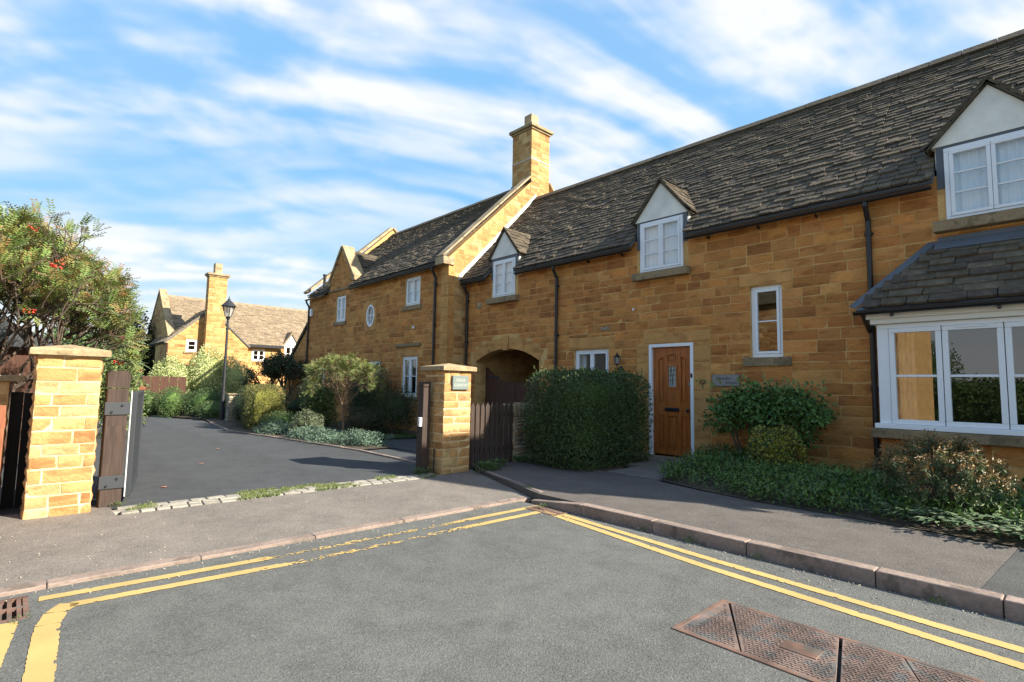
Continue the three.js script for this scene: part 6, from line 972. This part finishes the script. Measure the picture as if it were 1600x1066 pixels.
weed('bushy green weeds at the foot of the far timber gate post', -6.92, 0.05, -4.62, 170, 0.12, 561); weed('bright weeds between pillar and pavement edging', -6.45, 0.06, -5.52, 260, 0.17, 562); weed('weeds spreading under the picket fence', -6.62, 0.09, -5.85, 260, 0.14, 563); weed('weeds at the foot of the dry stone wall', -6.72, 0.10, -6.5, 220, 0.12, 564); weed('small weed on the edging near the small drain grate', -5.0, 0.09, -4.98, 60, 0.06, 565); weed('tiny weed growing through the small drain grate', -4.36, 0.0, -4.58, 60, 0.06, 566); weed('thin weed in the gutter past the small drain grate', -3.05, 0.0, -4.66, 40, 0.05, 567); weed('small weed at a kerb joint in the gutter', -2.55, 0.0, -4.66, 70, 0.06, 568); weed('flat weed in the gutter beside the inspection cover', -1.95, 0.0, -4.66, 60, 0.05, 569); weed('tiny weed beside the near drain grate', -4.26, 0.0, -0.14, 40, 0.045, 570); weed('small weed at the foot of the strapped gate post', -7.08, 0.05, -0.92, 60, 0.06, 571); weed('tuft in the gutter at the patch of darker tarmac', -0.75, 0.0, -4.65, 60, 0.05, 572); weed('weed against the dropped kerb', -4.78, 0.0, -4.0, 36, 0.04, 573);
{ // garden lights among the shrubs
  for (const [x, z, l] of [[-12.1, -6.55, 'small pale garden ornament on the lawn near the window'], [-13.0, -6.75, 'small yellow garden ornament at the foot of the mound']]) { const t = thing('garden_ornament', l, 'ornament', [x, 0.07, z]), g = new THREE.LatheGeometry([[0, 0], [0.05, 0], [0.055, 0.02], [0.03, 0.05], [0.06, 0.09], [0.065, 0.12], [0.03, 0.16], [0, 0.17]].map((p) => new THREE.Vector2(...p)), 14).translate(x, 0.07, z); part(t, 'body', muv(plain(g)), M(0.62, 0.46, 0.17)); }
}
// ------------------------------------------------------------------ across the road, mirrored in the windows
{ const h = thing('opposite_house', 'sunlit stone house across the road behind the viewer', 'house', [-9, 0, 9]), st = [], w = part(h, 'front_wall', slab(NORTH(-4.6, 6.2), [[0, 0], [9, 0], [9, 5.4], [0, 5.4]], [], 0.3), mortarMat); stones(st, w, NORTH(-4.6, 6.2), { u0: 0, u1: 9, v0: 0, v1: 5.4, seed: 601, tones: PALE }); settle(st, 0);
  part(h, 'side_wall', [box(-4.9, -4.6, 0, 5.4, 6.5, 12), box(-13.6, -13.3, 0, 5.4, 6.5, 12), box(-13.6, -4.6, 0, 5.4, 12, 12.3)], mortarMat); part(h, 'roof', slab(EAST(-4.4, 12.5), [[-0.2, 5.3], [6.5, 5.3], [3.15, 8.6]], [], 9.4), roofMats(ROOF)[0]); part(h, 'porch_roof', slab(EAST(-4.8, 6.2), [[0, 2.5], [1.2, 2.3], [0, 3.3]], [], 2.6), roofMats(ROOF)[0]); }
for (const [c, r, s, l] of [[[-2.6, 1.0, 15], [3.2, 1.15, 0.9], 611, 'tall hedge across the road behind the viewer'], [[3.5, 1.1, 15.5], [3.0, 1.3, 0.9], 612, 'tall hedge across the road opposite the bay window'], [[-6.5, 2.2, 16.5], [2.2, 2.3, 2.0], 613, 'round tree across the road beside the opposite house']]) shrub(s === 613 ? 'round_tree' : 'road_hedge', l, s === 613 ? 'tree' : 'hedge', c, r, 9000, { len: [0.10, 0.18], wid: 0.55, cols: GREEN.hedge, seed: s, box: s === 613 ? 2 : 4, lump: 0.2, core: 0.8 });

{ const R = RNG(701); // fallen leaves on the drive
  for (const [x, z, l] of [[-9.9, -2.35, 'reddish fallen leaf lying in the middle of the drive'], [-8.0, -1.5, 'orange fallen leaf on the drive near the folded gate'], [-11.9, -3.1, 'brown fallen leaf on the drive towards the far house']]) { const t = thing('fallen_leaf', l, 'leaf', [x, 0.055, z]), lv = new Leaves(); for (let k = 0; k < 5; k++) lv.add(V(x, 0.056, z), V(Math.cos(k * 1.2), 0.12, Math.sin(k * 1.2)).normalize(), V(0, 1, 0), 0.05, 0.03, [0.42, 0.13, 0.06]); part(t, 'blade', lv.geo(), leafMat); }
  const gs = []; for (let i = 0; i < 900; i++) { const r = R(), e = Math.pow(R(), 2.2); let x, z, y = 0.003; if (r < 0.55) { x = lerp(-4.3, 3, R()); z = -4.65 + e * 0.30; } else if (r < 0.8) { x = -4.78 + e * 0.3; z = lerp(-4.4, 0.5, R()); } else { x = lerp(-4.9, -6.6, R()); z = lerp(-4.5, 0, R()); y = 0.022 + clamp((-4.86 - x) / 2, 0, 1) * 0.03 + 0.003; } const g = new THREE.TetrahedronGeometry(0.003 + R() * 0.006).rotateX(R() * 6).rotateY(R() * 6).translate(x, y, z); gs.push(plain(g)); }
  const m = new THREE.Mesh(mergeGeometries(gs), M(0.33, 0.29, 0.23)); m.name = 'road_grit'; m.castShadow = m.receiveShadow = true; scene.add(m); info(m, 'loose grit along the kerbs', 'grit', null, 'stuff'); }
renderer.render(scene, camera);
